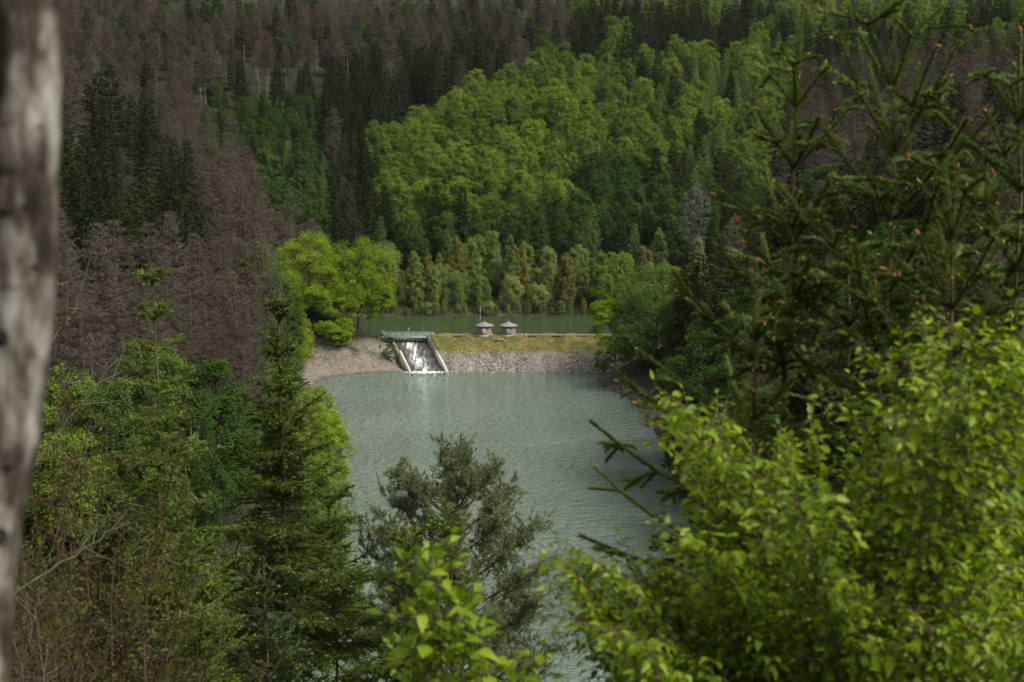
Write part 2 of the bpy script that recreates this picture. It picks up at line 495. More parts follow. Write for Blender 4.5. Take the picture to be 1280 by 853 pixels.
def plant(kind, variant, loc, rz, scale, label, cat, group=None, name=None):
    t, c, H, Rr = PROTO[kind][variant % len(PROTO[kind])]
    o = thing(name or {'golden_birch': 'birch_tree', 'dark_beech': 'beech_tree', 'larch': 'larch_tree', 'spruce': 'spruce_tree', 'dead_spruce': 'dead_spruce_tree'}.get(kind, kind), label, cat, loc, rz, scale, group)
    link('trunk', t, o); link('crown', c, o)
    return o


# ------------------------------------------------------------------ the forest: which tree grows where
def inside(poly, x, y):
    r = False; n = len(poly); j = n - 1
    for i in range(n):
        xi, yi = poly[i]; xj, yj = poly[j]
        if (yi > y) != (yj > y) and x < (xj - xi) * (y - yi) / (yj - yi) + xi: r = not r
        j = i
    return r


STANDS = [
    # name of the stand, outline, mix of kinds
    ('on the upper basin bank', [(470, 290), (905, 290), (905, 402), (470, 402)], [('birch_tree', .64), ('golden_birch', .07), ('larch', .14), ('beech_tree', .15)]),
    ('in the rounded spur grove', [(470, 200), (500, 165), (600, 112), (690, 88), (742, 108), (745, 170), (738, 225), (700, 285), (470, 285)], [('beech_tree', .97), ('larch', .03)]),
    ('in the dark stand beside the spur grove', [(405, 100), (470, 92), (505, 120), (490, 165), (470, 195), (470, 330), (412, 320)], [('spruce', .92), ('dead_spruce', .08)]),
    ('on the crest above the spur grove', [(500, 88), (640, 84), (690, 88), (600, 112), (505, 120)], [('spruce', .7), ('dead_spruce', .3)]),
    ('on the high valley head slope', [(40, -90), (715, -90), (715, 62), (640, 90), (480, 100), (420, 112), (330, 110), (240, 134), (180, 125), (40, 92)], [('dead_spruce', .74), ('spruce', .19), ('dark_beech', .07)]),
    ('in the gully below bare trunks', [(215, 140), (300, 106), (420, 105), (412, 212), (320, 215), (270, 200)], [('dark_beech', .65), ('spruce', .2), ('larch', .15)]),
    ('on the slope below the left spruces', [(40, 540), (440, 540), (440, 700), (40, 700)], [('dark_beech', .5), ('beech_tree', .33), ('spruce', .17)]),
    ('at the mouth of the gully', [(320, 205), (415, 205), (415, 320), (330, 300)], [('larch', .85), ('dark_beech', .15)]),
    ('in the dark hillside clump', [(60, 178), (120, 165), (180, 150), (252, 270), (245, 352), (60, 366)], [('spruce', .97), ('dead_spruce', .03)]),
    ('on the near hillside', [(40, 80), (130, 100), (260, 150), (312, 215), (385, 300), (440, 420), (440, 540), (40, 540)], [('dead_spruce', .95), ('spruce', .02), ('dark_beech', .03)]),
    ('on the skyline over the valley', [(700, -90), (885, -90), (885, 20), (715, 22)], [('beech_tree', .85), ('spruce', .15)]),
    ('in the dark belt under the skyline', [(690, 20), (945, 5), (955, 72), (690, 80)], [('spruce', .82), ('beech_tree', .12), ('larch', .06)]),
    ('on the skyline behind young spruces', [(885, -90), (1400, -90), (1400, 35), (950, 45)], [('beech_tree', .8), ('spruce', .2)]),
    ('in the dark wood behind young spruces', [(960, 35), (1400, 35), (1400, 95), (1000, 92)], [('spruce', .85), ('beech_tree', .15)]),
    ('on the hillside behind young spruces', [(1000, 90), (1400, 90), (1400, 250), (960, 262)], [('dead_spruce', .8), ('spruce', .2)]),
    ('on the dark bank behind young spruces', [(855, 255), (1400, 250), (1400, 700), (855, 700)], [('spruce', .7), ('dark_beech', .22), ('dead_spruce', .08)]),
    ('at the foot of the long slope', [(700, 215), (870, 222), (870, 312), (470, 318), (470, 284), (700, 284)], [('spruce', .3), ('larch', .35), ('dark_beech', .35)]),
    ('on the long slope', [(690, 70), (1010, 50), (1010, 262), (735, 300)], [('larch', .72), ('beech_tree', .25), ('spruce', .03)]),
]
WORDS = {'dead_spruce': ('brown dead spruce', 'dead tree'), 'spruce': ('dark green spruce', 'spruce'), 'larch': ('soft green pointed larch', 'larch'), 'beech_tree': ('bright green beech', 'beech tree'),
         'dark_beech': ('deep green leafy tree', 'tree'), 'birch_tree': ('pale green young birch', 'birch'), 'golden_birch': ('yellowish young birch', 'birch')}
SPACE = {'dead_spruce': 9.5, 'spruce': 8.4, 'larch': 5.2, 'beech_tree': 8.2, 'dark_beech': 8.0, 'birch_tree': 4.4, 'golden_birch': 4.4}


def build_forest():
    rg = np.random.default_rng(77)
    cand = []
    y = 175.0
    while y < 1080:
        s = 3.6 if y < 460 else 3.6 + (y - 460) * .006
        half = y * .40 + 25
        for x in np.arange(-half, half, s):
            cand.append((x + rg.uniform(-.5, .5) * s, y + rg.uniform(-.5, .5) * s))
        y += s
    cand = np.array(cand); cand = cand[np.argsort(cand[:, 1])]
    Z = height(cand[:, 0], cand[:, 1])
    PX, PY, DEP = project(np.column_stack([cand, Z]))
    cover = np.zeros((214, 320), bool)
    yy, xx = np.mgrid[0:214, 0:320]; xx = xx * 4 + 2; yy = yy * 4 + 2
    # what the foreground hides for good
    cover |= (xx > 960) & (yy > 450) | (yy > 660) | (xx < 66)
    grid, count = {}, {}
    kept = []
    for (x, y), z, px, py, dep in zip(cand, Z, PX, PY, DEP):
        wl = UPPER if y > 384 else LOWER
        if z < wl + (.35 if 430 < y < 440 else .7): continue
        if 362 < y < 396 and x > -62 and x < 70: continue               # the dam and its approach
        if y < 396 and z < 5 and x < 0: continue                        # bare beach
        if px < -80 or px > 1360 or py < -5: continue
        s = F / dep
        st = None
        cy = py - 11 * s
        for name, poly, mix in STANDS:
            if name.startswith('on the upper basin') and y > 462: continue
            if inside(poly, px, cy): st = (name, mix); break
        if st is None: continue
        u = rg.random(); kind = st[1][-1][0]
        for k, p in st[1]:
            if u < p: kind = k; break
            u -= p
        gap = SPACE[kind] * (1 if y < 460 else 1.15 + (y - 460) * .0008)
        if name.startswith('in the gully'): gap *= .6
        ci, cj = int(x // 8), int(y // 8); ok = True
        for a in range(ci - 2, ci + 3):
            for b_ in range(cj - 2, cj + 3):
                for (x2, y2, g2) in grid.get((a, b_), ()):
                    if (x - x2) ** 2 + (y - y2) ** 2 < (.5 * (gap + g2)) ** 2: ok = False; break
                if not ok: break
            if not ok: break
        if not ok: continue
        v = int(rg.integers(0, 60))
        if kind == 'dead_spruce': v = (4 + v % 2) if (name.startswith('on the high valley') and cy > 48) else v % 4
        _, _, H, Rr = PROTO[kind][v % len(PROTO[kind])]
        sc = float(rg.uniform(.82, 1.14)) * (.52 if name.startswith('in the gully') else 1)
        if kind in ('birch_tree', 'golden_birch') and y > 445: sc *= 1.12
        if name.startswith('on the upper basin'): sc *= float(rg.uniform(.55, 1.28)) * {'larch': .75, 'beech_tree': .58}.get(kind, 1)
        hp, rp = H * sc * s, Rr * sc * s
        t = (py - yy) / hp
        if kind in ('dead_spruce',): w = np.where(t > .33, rp * np.clip(1.06 - t, 0, 1) ** .7 * 1.25, rp * .1)
        elif kind in ('spruce', 'larch'): w = rp * np.clip(1.08 - t, 0, 1) ** .8
        else: w = rp * np.sqrt(np.clip(1 - ((t - .58) / .45) ** 2, 0, 1))
        sil = (t > .0) & (t < 1) & (np.abs(xx - px) < np.maximum(w, 1.5))
        tot = sil.sum()
        if tot < 3: continue
        vis = (sil & ~cover).sum()
        if vis < 3 or vis / tot < (.30 if kind == 'dead_spruce' else .2): continue
        grid.setdefault((ci, cj), []).append((x, y, gap))
        cover |= (t > .0) & (t < .93) & (np.abs(xx - px) < w * (.9 if kind != 'dead_spruce' else .8))
        count[kind] = count.get(kind, 0) + 1
        kept.append((kind, v, x, y, z, sc, px, py, st[0]))
    # how a tree stands out within its stand
    by = {}
    for k in kept: by.setdefault((k[0], k[8]), []).append(k)
    for (kind, stand), L in by.items():
        xs = np.array([k[6] for k in L]); ys = np.array([k[7] for k in L])
        for (kd, v, x, y, z, sc, px, py, stn) in L:
            w, cat = WORDS[kd]
            size = 'tall ' if sc > 1.04 else 'small ' if sc < .9 else ''
            fx = (xs < px).mean(); fy = (ys > py).mean()
            pos = ('left' if fx < .25 else 'left centre' if fx < .5 else 'right centre' if fx < .75 else 'right')
            lv = ('lowest' if fy < .2 else 'lower' if fy < .45 else 'upper' if fy < .75 else 'topmost')
            lab = f'{size}{w}, {lv} {pos} {stn}'
            plant(kd, v, (x, y, z), float(rg.uniform(0, 6.28)), (sc * float(rg.uniform(.95, 1.2)), sc * float(rg.uniform(.95, 1.2)), sc), lab, cat, f'{w} trees {stn}')
    # low growth at the water's edge of the upper basin
    for i in range(40):
        x = -52 + i * 3.2 + rg.uniform(-1, 1); y = 431.2 + abs(rg.normal(0, .9)); kd = 'golden_birch' if rg.random() < .2 else 'birch_tree'
        c = float(rg.uniform(.22, .42))
        plant(kd, int(rg.integers(0, 9)), (x, y, float(height(x, y)) - .2), float(rg.uniform(0, 6.28)), (c * 1.5, c * 1.5, c), f"low {'yellowish' if kd == 'golden_birch' else 'pale green'} bush at the water's edge of the upper basin", 'bush', "bushes along the upper basin's far shore", name='bush')
    print('FOREST', count, len(kept))




# ------------------------------------------------------------------ the dam and what stands on it
CT, CB = np.array([-27.9, 384.5]), np.array([-22.4, 370.6])        # the spillway's axis, top and foot
CHW = 4.6


def chute_x(y):
    u = (CT[1] - y) / (CT[1] - CB[1]); return CT[0] + (CB[0] - CT[0]) * u


def dam_z(x, y):
    x = np.asarray(x, float); y = np.asarray(y, float)
    toe = 369.2 + 1.1 * np.sin(x * .21) + .6 * np.sin(x * .63 + 1) + .35 * np.sin(x * 1.7)
    z = np.where(y < 382.6, -1.2 + (y - toe) / (382.6 - toe) * 8.7, np.where(y < 388, 7.5, 7.5 - (y - 388) * .55))
    z = np.where(y < 382.6, z + .5 * np.sin(np.clip((y - toe) / (382.6 - toe), 0, 1) * 3.14), z)   # slightly convex face
    return z


def build_dam():
    rg = np.random.default_rng(11)
    xs = np.arange(-46, 74, .5); ys = np.arange(362, 398, .4)
    X, Y = np.meshgrid(xs, ys)
    Z = dam_z(X, Y) + rg.normal(0, .09, X.shape) + .22 * np.sin(X * .9 + Y * .5) * np.sin(Y * .8) + .2 * np.sin(X * .27 + 2) * np.sin(Y * .35)
    Z = np.where(X < chute_x(Y) - CHW - .2, -2.2, Z)                     # left of the spillway the natural bank takes over
    Z = np.where(np.abs(X - chute_x(Y)) < CHW + .25, np.minimum(Z, -1.6 + 0 * Z), Z)
    nx = len(xs)
    i = np.arange(len(ys) - 1)[:, None] * nx; j = np.arange(nx - 1)[None]
    Fc = np.stack([i + j, i + j + 1, i + nx + j + 1, i + nx + j], -1).reshape(-1, 4)
    m, nt, out = mat('dam_earth')
    tc = nt.nodes.new('ShaderNodeTexCoord'); sp = nt.nodes.new('ShaderNodeSeparateXYZ'); nt.links.new(tc.outputs['Object'], sp.inputs[0])
    n1 = nd(nt, 'ShaderNodeTexNoise', Scale=.25, Detail=6, Roughness=.7); nt.links.new(tc.outputs['Object'], n1.inputs[0])
    n2 = nd(nt, 'ShaderNodeTexNoise', Scale=2.2, Detail=6, Roughness=.7); nt.links.new(tc.outputs['Object'], n2.inputs[0])
    grass = ramp(nt, n1.outputs[0], [(.3, (.05, .065, .018)), (.42, (.085, .09, .026)), (.55, (.14, .115, .04)), (.64, (.16, .10, .035)), (.74, (.14, .125, .10))])
    stone = ramp(nt, n2.outputs[0], [(.3, (.06, .055, .044)), (.5, (.14, .127, .104)), (.7, (.23, .21, .178))])
    def mth(op, a, b):
        q = nd(nt, 'ShaderNodeMath', _operation=op)
        for k, v in enumerate((a, b)):
            if isinstance(v, (int, float)): q.inputs[k].default_value = v
            else: nt.links.new(v, q.inputs[k])
        return q.outputs[0]
    zz = mth('ADD', sp.outputs[2], mth('MULTIPLY', mth('SUBTRACT', n1.outputs[0], .5), 3.2))
    mrz = nt.nodes.new('ShaderNodeMapRange'); mrz.inputs[1].default_value = 3.6; mrz.inputs[2].default_value = 4.6; nt.links.new(zz, mrz.inputs[0])
    mrx = nt.nodes.new('ShaderNodeMapRange'); mrx.inputs[1].default_value = -27.5; mrx.inputs[2].default_value = -25; nt.links.new(sp.outputs[0], mrx.inputs[0])
    k = mth('MULTIPLY', mrz.outputs[0], mrx.outputs[0])
    mx = nd(nt, 'ShaderNodeMix', _data_type='RGBA'); nt.links.new(k, mx.inputs['Factor']); nt.links.new(stone.outputs[0], mx.inputs[6]); nt.links.new(grass.outputs[0], mx.inputs[7])
    b = nd(nt, 'ShaderNodeBsdfPrincipled', Roughness=.95); b.inputs['Specular IOR Level'].default_value = .1
    bp = nd(nt, 'ShaderNodeBump', Strength=.8, Distance=.3); nt.links.new(n2.outputs[0], bp.inputs['Height']); nt.links.new(bp.outputs[0], b.inputs['Normal'])
    nt.links.new(mx.outputs[2], b.inputs['Base Color']); nt.links.new(b.outputs[0], out.inputs[0])
    d = MB(); d.add(np.stack([X, Y, Z], -1), Fc)
    tag(link('dam_embankment', d.mesh('dam_embankment', m, True)), 'low earth and stone dam with straw coloured grass across the valley between both lakes', 'dam')
    # loose stone at its foot
    def stones(name, pts, sizes, mt, label):
        n = len(pts)
        base = nrm(np.array([[0, 0, 1], [.9, 0, .4], [.28, .85, .45], [-.72, .53, .4], [-.72, -.53, .45], [.28, -.85, .4], [.7, .5, -.5], [-.3, .8, -.5], [-.9, 0, -.5], [-.3, -.8, -.5], [.7, -.5, -.5]]))
        V = base[None] * rg.uniform(.6, 1.25, (n, 11, 1)) * rg.uniform(.6, 1.3, (n, 1, 3)) * sizes[:, None, None] + pts[:, None]
        f = np.array([[0, 1, 2], [0, 2, 3], [0, 3, 4], [0, 4, 5], [0, 5, 1], [1, 6, 2], [2, 6, 7], [2, 7, 3], [3, 7, 8], [3, 8, 4], [4, 8, 9], [4, 9, 5], [5, 9, 10], [5, 10, 1], [1, 10, 6]])
        s = MB(); s.add(V, (f[None] + np.arange(n)[:, None, None] * 11).reshape(-1, 3))
        tag(link(name, s.mesh(name, mt)), label, 'stones', kind='stuff')
    gm = leafmat('loose_stone', [(.06, .056, .046), (.14, .128, .105), (.23, .213, .18), (.34, .32, .28)], 0, objvar=0)
    n = 11000
    x = rg.uniform(-17.5, 48, n); y = 368.6 + 9 * rg.beta(1.2, 2.2, n)
    z = dam_z(x, y) + .05
    ok = (x > chute_x(y) + CHW + .8) & (z > -.6)
    x, y, z = x[ok], y[ok], z[ok]
    stones('riprap_stones', np.column_stack([x, y, z]), rg.uniform(.07, .26, len(x)) * rg.uniform(.7, 1.25, len(x)), gm, 'loose grey riprap stones along the foot of the dam')
    n = 9000
    x = rg.uniform(-62, -26, n); y = rg.uniform(345, 388, n)
    z = height(x, y)
    ok = (z > -.2) & (z < 3.0 + 3 * rg.random(n) ** 2) & (x < chute_x(y) - CHW - .6) & (rg.random(n) < .5)
    stones('beach_gravel', np.column_stack([x, y, z])[ok], rg.uniform(.06, .2, ok.sum()), leafmat('beach_stone', [(.075, .064, .05), (.14, .12, .097), (.21, .184, .15)], 0, objvar=0), 'brown gravel on the bare bank left of the spillway')
    n = 2200
    y = rg.uniform(300, 362, n); x = np.interp(y, *XR) + rg.uniform(-.5, 5, n); z = height(x, y)
    stones('bank_stones', np.column_stack([x, y, z])[z > -.3], rg.uniform(.08, .3, (z > -.3).sum()), leafmat('bank_stone', [(.05, .045, .04), (.10, .09, .078), (.16, .145, .13)], 0, objvar=0), 'dark stones on the right shore under the overhanging trees')
    # grass on the crest and the upper slope
    n = 15000
    x = rg.uniform(-21, 60, n); y = rg.uniform(374.5, 387.5, n); z = dam_z(x, y)
    patch = np.sin(x * .45) * np.sin(y * .7 + x * .2) + rg.normal(0, .4, n)
    ok = (z + 1.5 * patch > 3.9) & (x > chute_x(y) + CHW + .8) & ((y < 383) | (y > 386.6))
    P = np.column_stack([x, y, z])[ok]; k = len(P)
    g = MB(); g.cards(P, np.column_stack([rg.normal(0, .5, (k, 2)), np.ones(k)]), rg.normal(0, 1, (k, 3)), rg.uniform(.12, .55, k) * (1 + .8 * (rg.random(k) < .06)), .13)
    tag(link('dry_grass', g.mesh('dry_grass', leafmat('straw_grass', [(.05, .075, .016), (.085, .10, .022), (.14, .125, .035), (.18, .13, .045)], .3, objvar=0))), 'straw and green grass tufts on the dam', 'grass', kind='stuff')
    p = MB(); xs2 = np.arange(-16, 62, 1.5)
    V = np.concatenate([np.column_stack([xs2, 383.3 + .12 * np.sin(xs2), np.full(len(xs2), 7.72)]), np.column_stack([xs2, 385.9 + .1 * np.sin(xs2 * 1.3), np.full(len(xs2), 7.72)])])
    q = len(xs2); i = np.arange(q - 1)
    p.add(V, np.stack([i, i + 1, i + q + 1, i + q], -1))
    tag(link('gravel_path', p.mesh('gravel_path', noisemat('path_gravel', [(.07, .065, .045), (.12, .108, .08), (.17, .15, .115)], 1.5))), 'pale gravel path along the crest of the dam', 'path', kind='structure')


def build_spillway():
    conc = noisemat('stained_concrete', [(.05, .048, .038), (.14, .13, .105), (.24, .225, .19)], .8, .9, .3)
    pale = noisemat('pale_concrete', [(.22, .20, .17), (.36, .34, .29), (.44, .42, .37)], .9, .9, .2)
    dark = noisemat('wet_rock', [(.015, .015, .012), (.05, .047, .04), (.10, .095, .085)], 1.2, .5, .6)
    m, nt, out = mat('falling_water')
    tc = nt.nodes.new('ShaderNodeTexCoord'); mp = nd(nt, 'ShaderNodeMapping'); mp.inputs['Scale'].default_value = (1.0, .16, .35); nt.links.new(tc.outputs['Object'], mp.inputs[0])
    n = nd(nt, 'ShaderNodeTexNoise', Scale=1.1, Detail=8, Roughness=.72); nt.links.new(mp.outputs[0], n.inputs[0])
    sx = nt.nodes.new('ShaderNodeSeparateXYZ'); nt.links.new(tc.outputs['Object'], sx.inputs[0])
    def mm(op, a, b_, c_=0.0):
        q = nd(nt, 'ShaderNodeMath', _operation=op)
        for k, v in enumerate((a, b_, c_)):
            if isinstance(v, (int, float)): q.inputs[k].default_value = v
            else: nt.links.new(v, q.inputs[k])
        return q.outputs[0]
    ax = mm('ABSOLUTE', mm('MULTIPLY_ADD', sx.outputs[1], .4, mm('ADD', sx.outputs[0], .6)), 0)     # the flow runs strongest in the middle
    nn = mm('SUBTRACT', mm('ADD', n.outputs[0], .05), mm('MULTIPLY', ax, .06))
    r = ramp(nt, nn, [(.40, (.03, .03, .026)), (.50, (.16, .16, .15)), (.58, (.55, .57, .56)), (.68, (.85, .87, .87))])
    b = nd(nt, 'ShaderNodeBsdfPrincipled', Roughness=.35); nt.links.new(r.outputs[0], b.inputs['Base Color'])
    bp = nd(nt, 'ShaderNodeBump', Strength=.6, Distance=.1); nt.links.new(n.outputs[0], bp.inputs['Height']); nt.links.new(bp.outputs[0], b.inputs['Normal']); nt.links.new(b.outputs[0], out.inputs[0])
    prof = [(-.32, 6.05), (.0, 6.05), (.08, 5.3), (.36, 3.9), (.39, 2.75), (.56, 2.55), (.60, 1.5), (.72, 1.2), (.97, .3), (1.06, -.7)]
    def c(u): return CT + (CB - CT) * u
    t = thing('spillway', 'stepped concrete spillway with white tumbling water at the left end of the dam', 'spillway', (CT[0], CT[1], 0))
    def sheet(dz, w, k, jit, mt, name):
        rg = np.random.default_rng(4)
        us = np.linspace(-.32, 1.06, 56); xs = np.linspace(-w, w, k)
        V = []
        for u in us:
            p = c(u) - CT; z = np.interp(u, [a for a, _ in prof], [q for _, q in prof])
            V.append(np.column_stack([p[0] + xs, np.full(k, p[1]), z + dz + rg.normal(0, jit, k)]))
        i = np.arange(len(us) - 1)[:, None] * k; j = np.arange(k - 1)[None]
        bb = MB(); bb.add(np.concatenate(V), np.stack([i + j, i + k + j, i + k + j + 1, i + j + 1], -1).reshape(-1, 4))
        return link(name, bb.mesh(name, mt, True), t)
    sheet(0, CHW, 24, .07, dark, 'chute_floor')
    sheet(.13, CHW * .80, 40, .07, m, 'water_cascade')
    for sgn in (-1, 1):
        w = MB()
        us = [-.18, 0, .12, .45, .46, 1.03]
        tops = [7.6, 7.6, 7.2, 4.75, 4.6, .75]
        for (a, b2, za, zb) in ((us[0], us[3], 0, 0), (us[4], us[5], 0, 0)):
            uu = np.linspace(a, b2, 10)
            V = []
            for u in uu:
                p = c(u) - CT; zt = np.interp(u, us, tops)
                zt = zt - (1.5 * sstep(-.3, 0, u) if sgn < 0 and a == us[0] else 0)
                for dx, z in ((-.28, -1.8), (.28, -1.8), (.28, zt), (-.28, zt)):
                    V.append([p[0] + sgn * (CHW + .3) + dx, p[1], z])
            Fc = []
            for q in range(9):
                for e in range(4):
                    Fc.append([q * 4 + e, q * 4 + (e + 1) % 4, q * 4 + 4 + (e + 1) % 4, q * 4 + 4 + e])
            Fc += [[0, 3, 2, 1], [36, 37, 38, 39]]
            w.add(V, Fc, 0 if a == us[0] else 1)
        link('wing_wall', w.mesh('wing_wall', [conc, pale]), t)
    # foam where the water meets the lake
    rg = np.random.default_rng(8)
    f = MB(); n = 900
    p = np.column_stack([CB[0] - CT[0] + rg.normal(-.3, 2.1, n), CB[1] - CT[1] - np.abs(rg.normal(0, 1.3, n)) + .5, rg.uniform(.02, .18, n)])
    f.cards(p, np.column_stack([rg.normal(0, 1, (n, 2)), np.zeros(n)]), np.tile([0, 0, 1.0], (n, 1)) + rg.normal(0, .2, (n, 3)), rg.uniform(.15, .6, n), .25)
    fm, nt, out = mat('white_foam'); d = nd(nt, 'ShaderNodeBsdfDiffuse'); d.inputs[0].default_value = (.8, .82, .8, 1); nt.links.new(d.outputs[0], out.inputs[0])
    link('foam', f.mesh('foam', fm), t)['kind'] = 'stuff'
    # footbridge over it
    green = noisemat('green_paint', [(.10, .15, .125), (.19, .25, .215), (.27, .33, .295)], 2, .6, .1)
    x0, x1, yb, zb = -34.8, -21.4, 385.2, 7.05
    t = thing('footbridge', 'narrow green metal footbridge with railings over the spillway', 'footbridge', ((x0 + x1) / 2, yb, zb))
    h = (x1 - x0) / 2
    b = MB(); b.box((0, 0, .12), (h * 2, 1.5, .12))
    for yy in (-.68, .68): b.box((0, yy, -.1), (h * 2, .12, .30))
    link('deck', b.mesh('deck', green), t)
    for yy in (-.74, .74):
        b = MB()
        for zz in (.45, .82, 1.22): b.tube([[-h, yy, zz], [h, yy, zz]], .05, 6)
        for x in np.linspace(-h, h, 8): b.tube([[x, yy, .06], [x, yy, 1.24]], .055, 6)
        link('railing', b.mesh('railing', green), t)
    b = MB()
    for q in range(5): b.tube([[h + q * .5, -.74 - .1 * q, .95 - q * .10], [h + q * .5 + .5, -.84 - .1 * q, .85 - q * .10]], .035, 5)
    link('end_rail', b.mesh('end_rail', green), t)
    # what stands at the bridge
    teal = noisemat('teal_paint', [(.015, .09, .085), (.03, .14, .13), (.04, .18, .16)], 2, .5, .05)
    steel = noisemat('grey_steel', [(.25, .25, .25), (.4, .4, .39)], 3, .5, 0)
    t = thing('control_cabinet', 'teal sluice gate control cabinet at the left end of the footbridge', 'control cabinet', (-35.6, 384.8, 7.0))
    b = MB(); b.box((0, 0, 1.05), (1.3, .8, 1.3)); link('body', b.mesh('body', teal), t)
    b = MB(); b.box((0, 0, 1.76), (1.5, 1.0, .10)); link('lid', b.mesh('lid', teal), t)
    b = MB(); b.box((0, 0, .1), (1.1, .7, .6)); link('base', b.mesh('base', conc), t)
    b = MB(); b.tube([[-.9, 0, 0], [-.9, 0, 2.3], [.3, 0, 2.3]], .07, 6); link('pipe', b.mesh('pipe', teal), t)
    t = thing('lamp_post', 'short post with a white lamp head on the footbridge', 'lamp', (-28.4, 386.2, 7.2))
    b = MB(); b.tube([[0, 0, 0], [0, 0, 1.9]], .05, 6); link('post', b.mesh('post', steel), t)
    b = MB(); b.box((0, 0, 2.05), (.5, .4, .3), taper=.6); link('lamp_head', b.mesh('lamp_head', pale), t)
    bl = noisemat('blue_paint', [(.03, .06, .16), (.05, .09, .22)], 2, .5, 0)
    t = thing('sign_post', 'slim post with a small blue plate behind the footbridge railing', 'sign', (-24.3, 386.5, 7.0))
    b = MB(); b.tube([[0, 0, 0], [0, 0, 2.5]], .045, 6); link('post', b.mesh('post', steel), t)
    b = MB(); b.box((0, -.06, 2.1), (.42, .04, .8)); link('plate', b.mesh('plate', bl), t)


def build_huts():
    brick = noisemat('red_cladding', [(.13, .085, .068), (.21, .15, .122), (.28, .21, .175)], 2.5, .8, .2, (1, 1, .25))
    slate = noisemat('pale_slate', [(.10, .10, .096), (.15, .15, .144), (.20, .20, .19)], 1.6, .7, .15)
    white = noisemat('white_paint', [(.40, .40, .385), (.58, .58, .56)], 2, .6, 0)
    trim = noisemat('red_trim', [(.13, .035, .03), (.2, .05, .04)], 2, .6, 0)
    doors = [noisemat('grey_door', [(.34, .33, .31), (.46, .45, .43)], 2, .6, 0), noisemat('pale_blue_door', [(.18, .26, .27), (.27, .36, .37)], 2, .6, 0)]
    conc = noisemat('plinth_concrete', [(.2, .19, .17), (.34, .33, .30)], 1.5, .9, .1)
    for i, (px, dr, lab) in enumerate(((605.5, -.10, 'octagonal reddish valve hut with a pale roof and grey door, beside the tall thin mast'),
                                       (635.5, -.08, 'octagonal reddish valve hut with a pale roof and light blue door, nearer the white marker'))):
        p = at(px, 416, 385.2)
        t = thing('valve_hut', lab, 'hut', (p[0], 385.2, 7.5), 0, 1, 'valve huts on the dam crest')
        n = 8; off = math.pi / 8
        def ring(r, z, k=n): return [[r * math.cos(off + a * 2 * math.pi / k), r * math.sin(off + a * 2 * math.pi / k), z] for a in range(k)]
        def lathe(rings, name, mt, close=True):
            b = MB(); V = sum((ring(r, z) for r, z in rings), [])
            Fc = [[k * n + a, k * n + (a + 1) % n, k * n + n + (a + 1) % n, k * n + n + a] for k in range(len(rings) - 1) for a in range(n)]
            b.add(V, Fc)
            return link(name, b.mesh(name, mt), t)
        lathe([(2.32, -.3), (2.32, .3), (2.05, .3)], 'plinth', conc)
        lathe([(2.12, .3), (2.12, 2.75)], 'wall', brick)
        tr = lathe([(2.16, 2.45), (2.19, 2.45), (2.19, 2.8), (2.12, 2.8)], 'eaves_trim', trim)
        rf = lathe([(2.1, 2.78), (2.75, 2.66), (2.75, 2.78), (1.7, 3.1), (.8, 3.42), (.32, 3.60), (.30, 3.64)], 'roof', slate)
        b = MB(); V = [[.36 * math.cos(a * .785), .36 * math.sin(a * .785), 3.58] for a in range(8)] + [[.30 * math.cos(a * .785), .30 * math.sin(a * .785), 3.86] for a in range(8)] + [[0, 0, 4.0]]
        b.add(V, [[a, (a + 1) % 8, 8 + (a + 1) % 8, 8 + a] for a in range(8)]); b.add(V, [[8 + a, 8 + (a + 1) % 8, 16] for a in range(8)])
        link('finial', b.mesh('finial', slate), rf)
        ap = 2.12 * math.cos(math.pi / 8)
        b = MB(); b.box((0 + dr, -ap - .035, 1.32), (1.15, .07, 2.0)); d = link('door', b.mesh('door', doors[i]), t)
        b = MB(); b.box((dr - .64, -ap - .05, 1.35), (.12, .10, 2.1)); b.box((dr + .64, -ap - .05, 1.35), (.12, .10, 2.1)); b.box((dr, -ap - .05, 2.37), (1.16, .10, .1))
        link('door_frame', b.mesh('door_frame', trim), d)
        b = MB(); b.box((dr + .45, -ap - .11, 1.25), (.08, .08, .2)); link('handle', b.mesh('handle', white), d)
    steel = noisemat('mast_steel', [(.35, .35, .34), (.5, .5, .48)], 3, .5, 0)
    p = at(600.3, 410, 388)
    t = thing('mast', 'tall thin grey mast standing behind the left valve hut', 'mast', (p[0], 388, 7.3))
    b = MB(); b.tube([[0, 0, 0], [0, 0, 4], [0, 0, 8.2]], [.06, .05, .035], 6); link('pole', b.mesh('pole', steel), t)
    b = MB(); b.tube([[0, 0, -.2], [0, 0, .35]], .16, 8); link('socket', b.mesh('socket', conc), t)
    p = at(657.5, 424, 383.0)
    t = thing('marker_post', 'small white marker post on the crest right of the huts', 'marker', (p[0], 383, 7.45))
    b = MB(); b.box((0, 0, .35), (.32, .25, .75), taper=.85); link('post', b.mesh('post', white), t)
    b = MB(); b.box((0, 0, .76), (.36, .3, .08)); link('cap', b.mesh('cap', white), t)
    p = at(624, 424, 381.0)
    wood = noisemat('weathered_wood', [(.10, .085, .06), (.2, .17, .13), (.26, .22, .17)], 1.5, .8, .2, (.3, 2, 2))
    t = thing('access_pit', 'low dark pit with a pale wooden cover set in the grass below the huts', 'access pit', (p[0], 381.0, 6.4), .05)
    dk = noisemat('pit_lining', [(.02, .018, .015), (.05, .045, .04)], 2, .9, .1)
    b = MB(); b.box((0, 0, .1), (2.7, 1.2, 1.0)); link('pit_wall', b.mesh('pit_wall', dk), t)
    b = MB(); b.box((.1, .15, .66), (2.6, 1.5, .11)); link('cover', b.mesh('cover', wood), t)
    for x in (-1.2, 0, 1.2):
        b = MB(); b.box((x, -.68, .12), (.14, .12, .95)); link('corner_post', b.mesh('corner_post', wood), t)
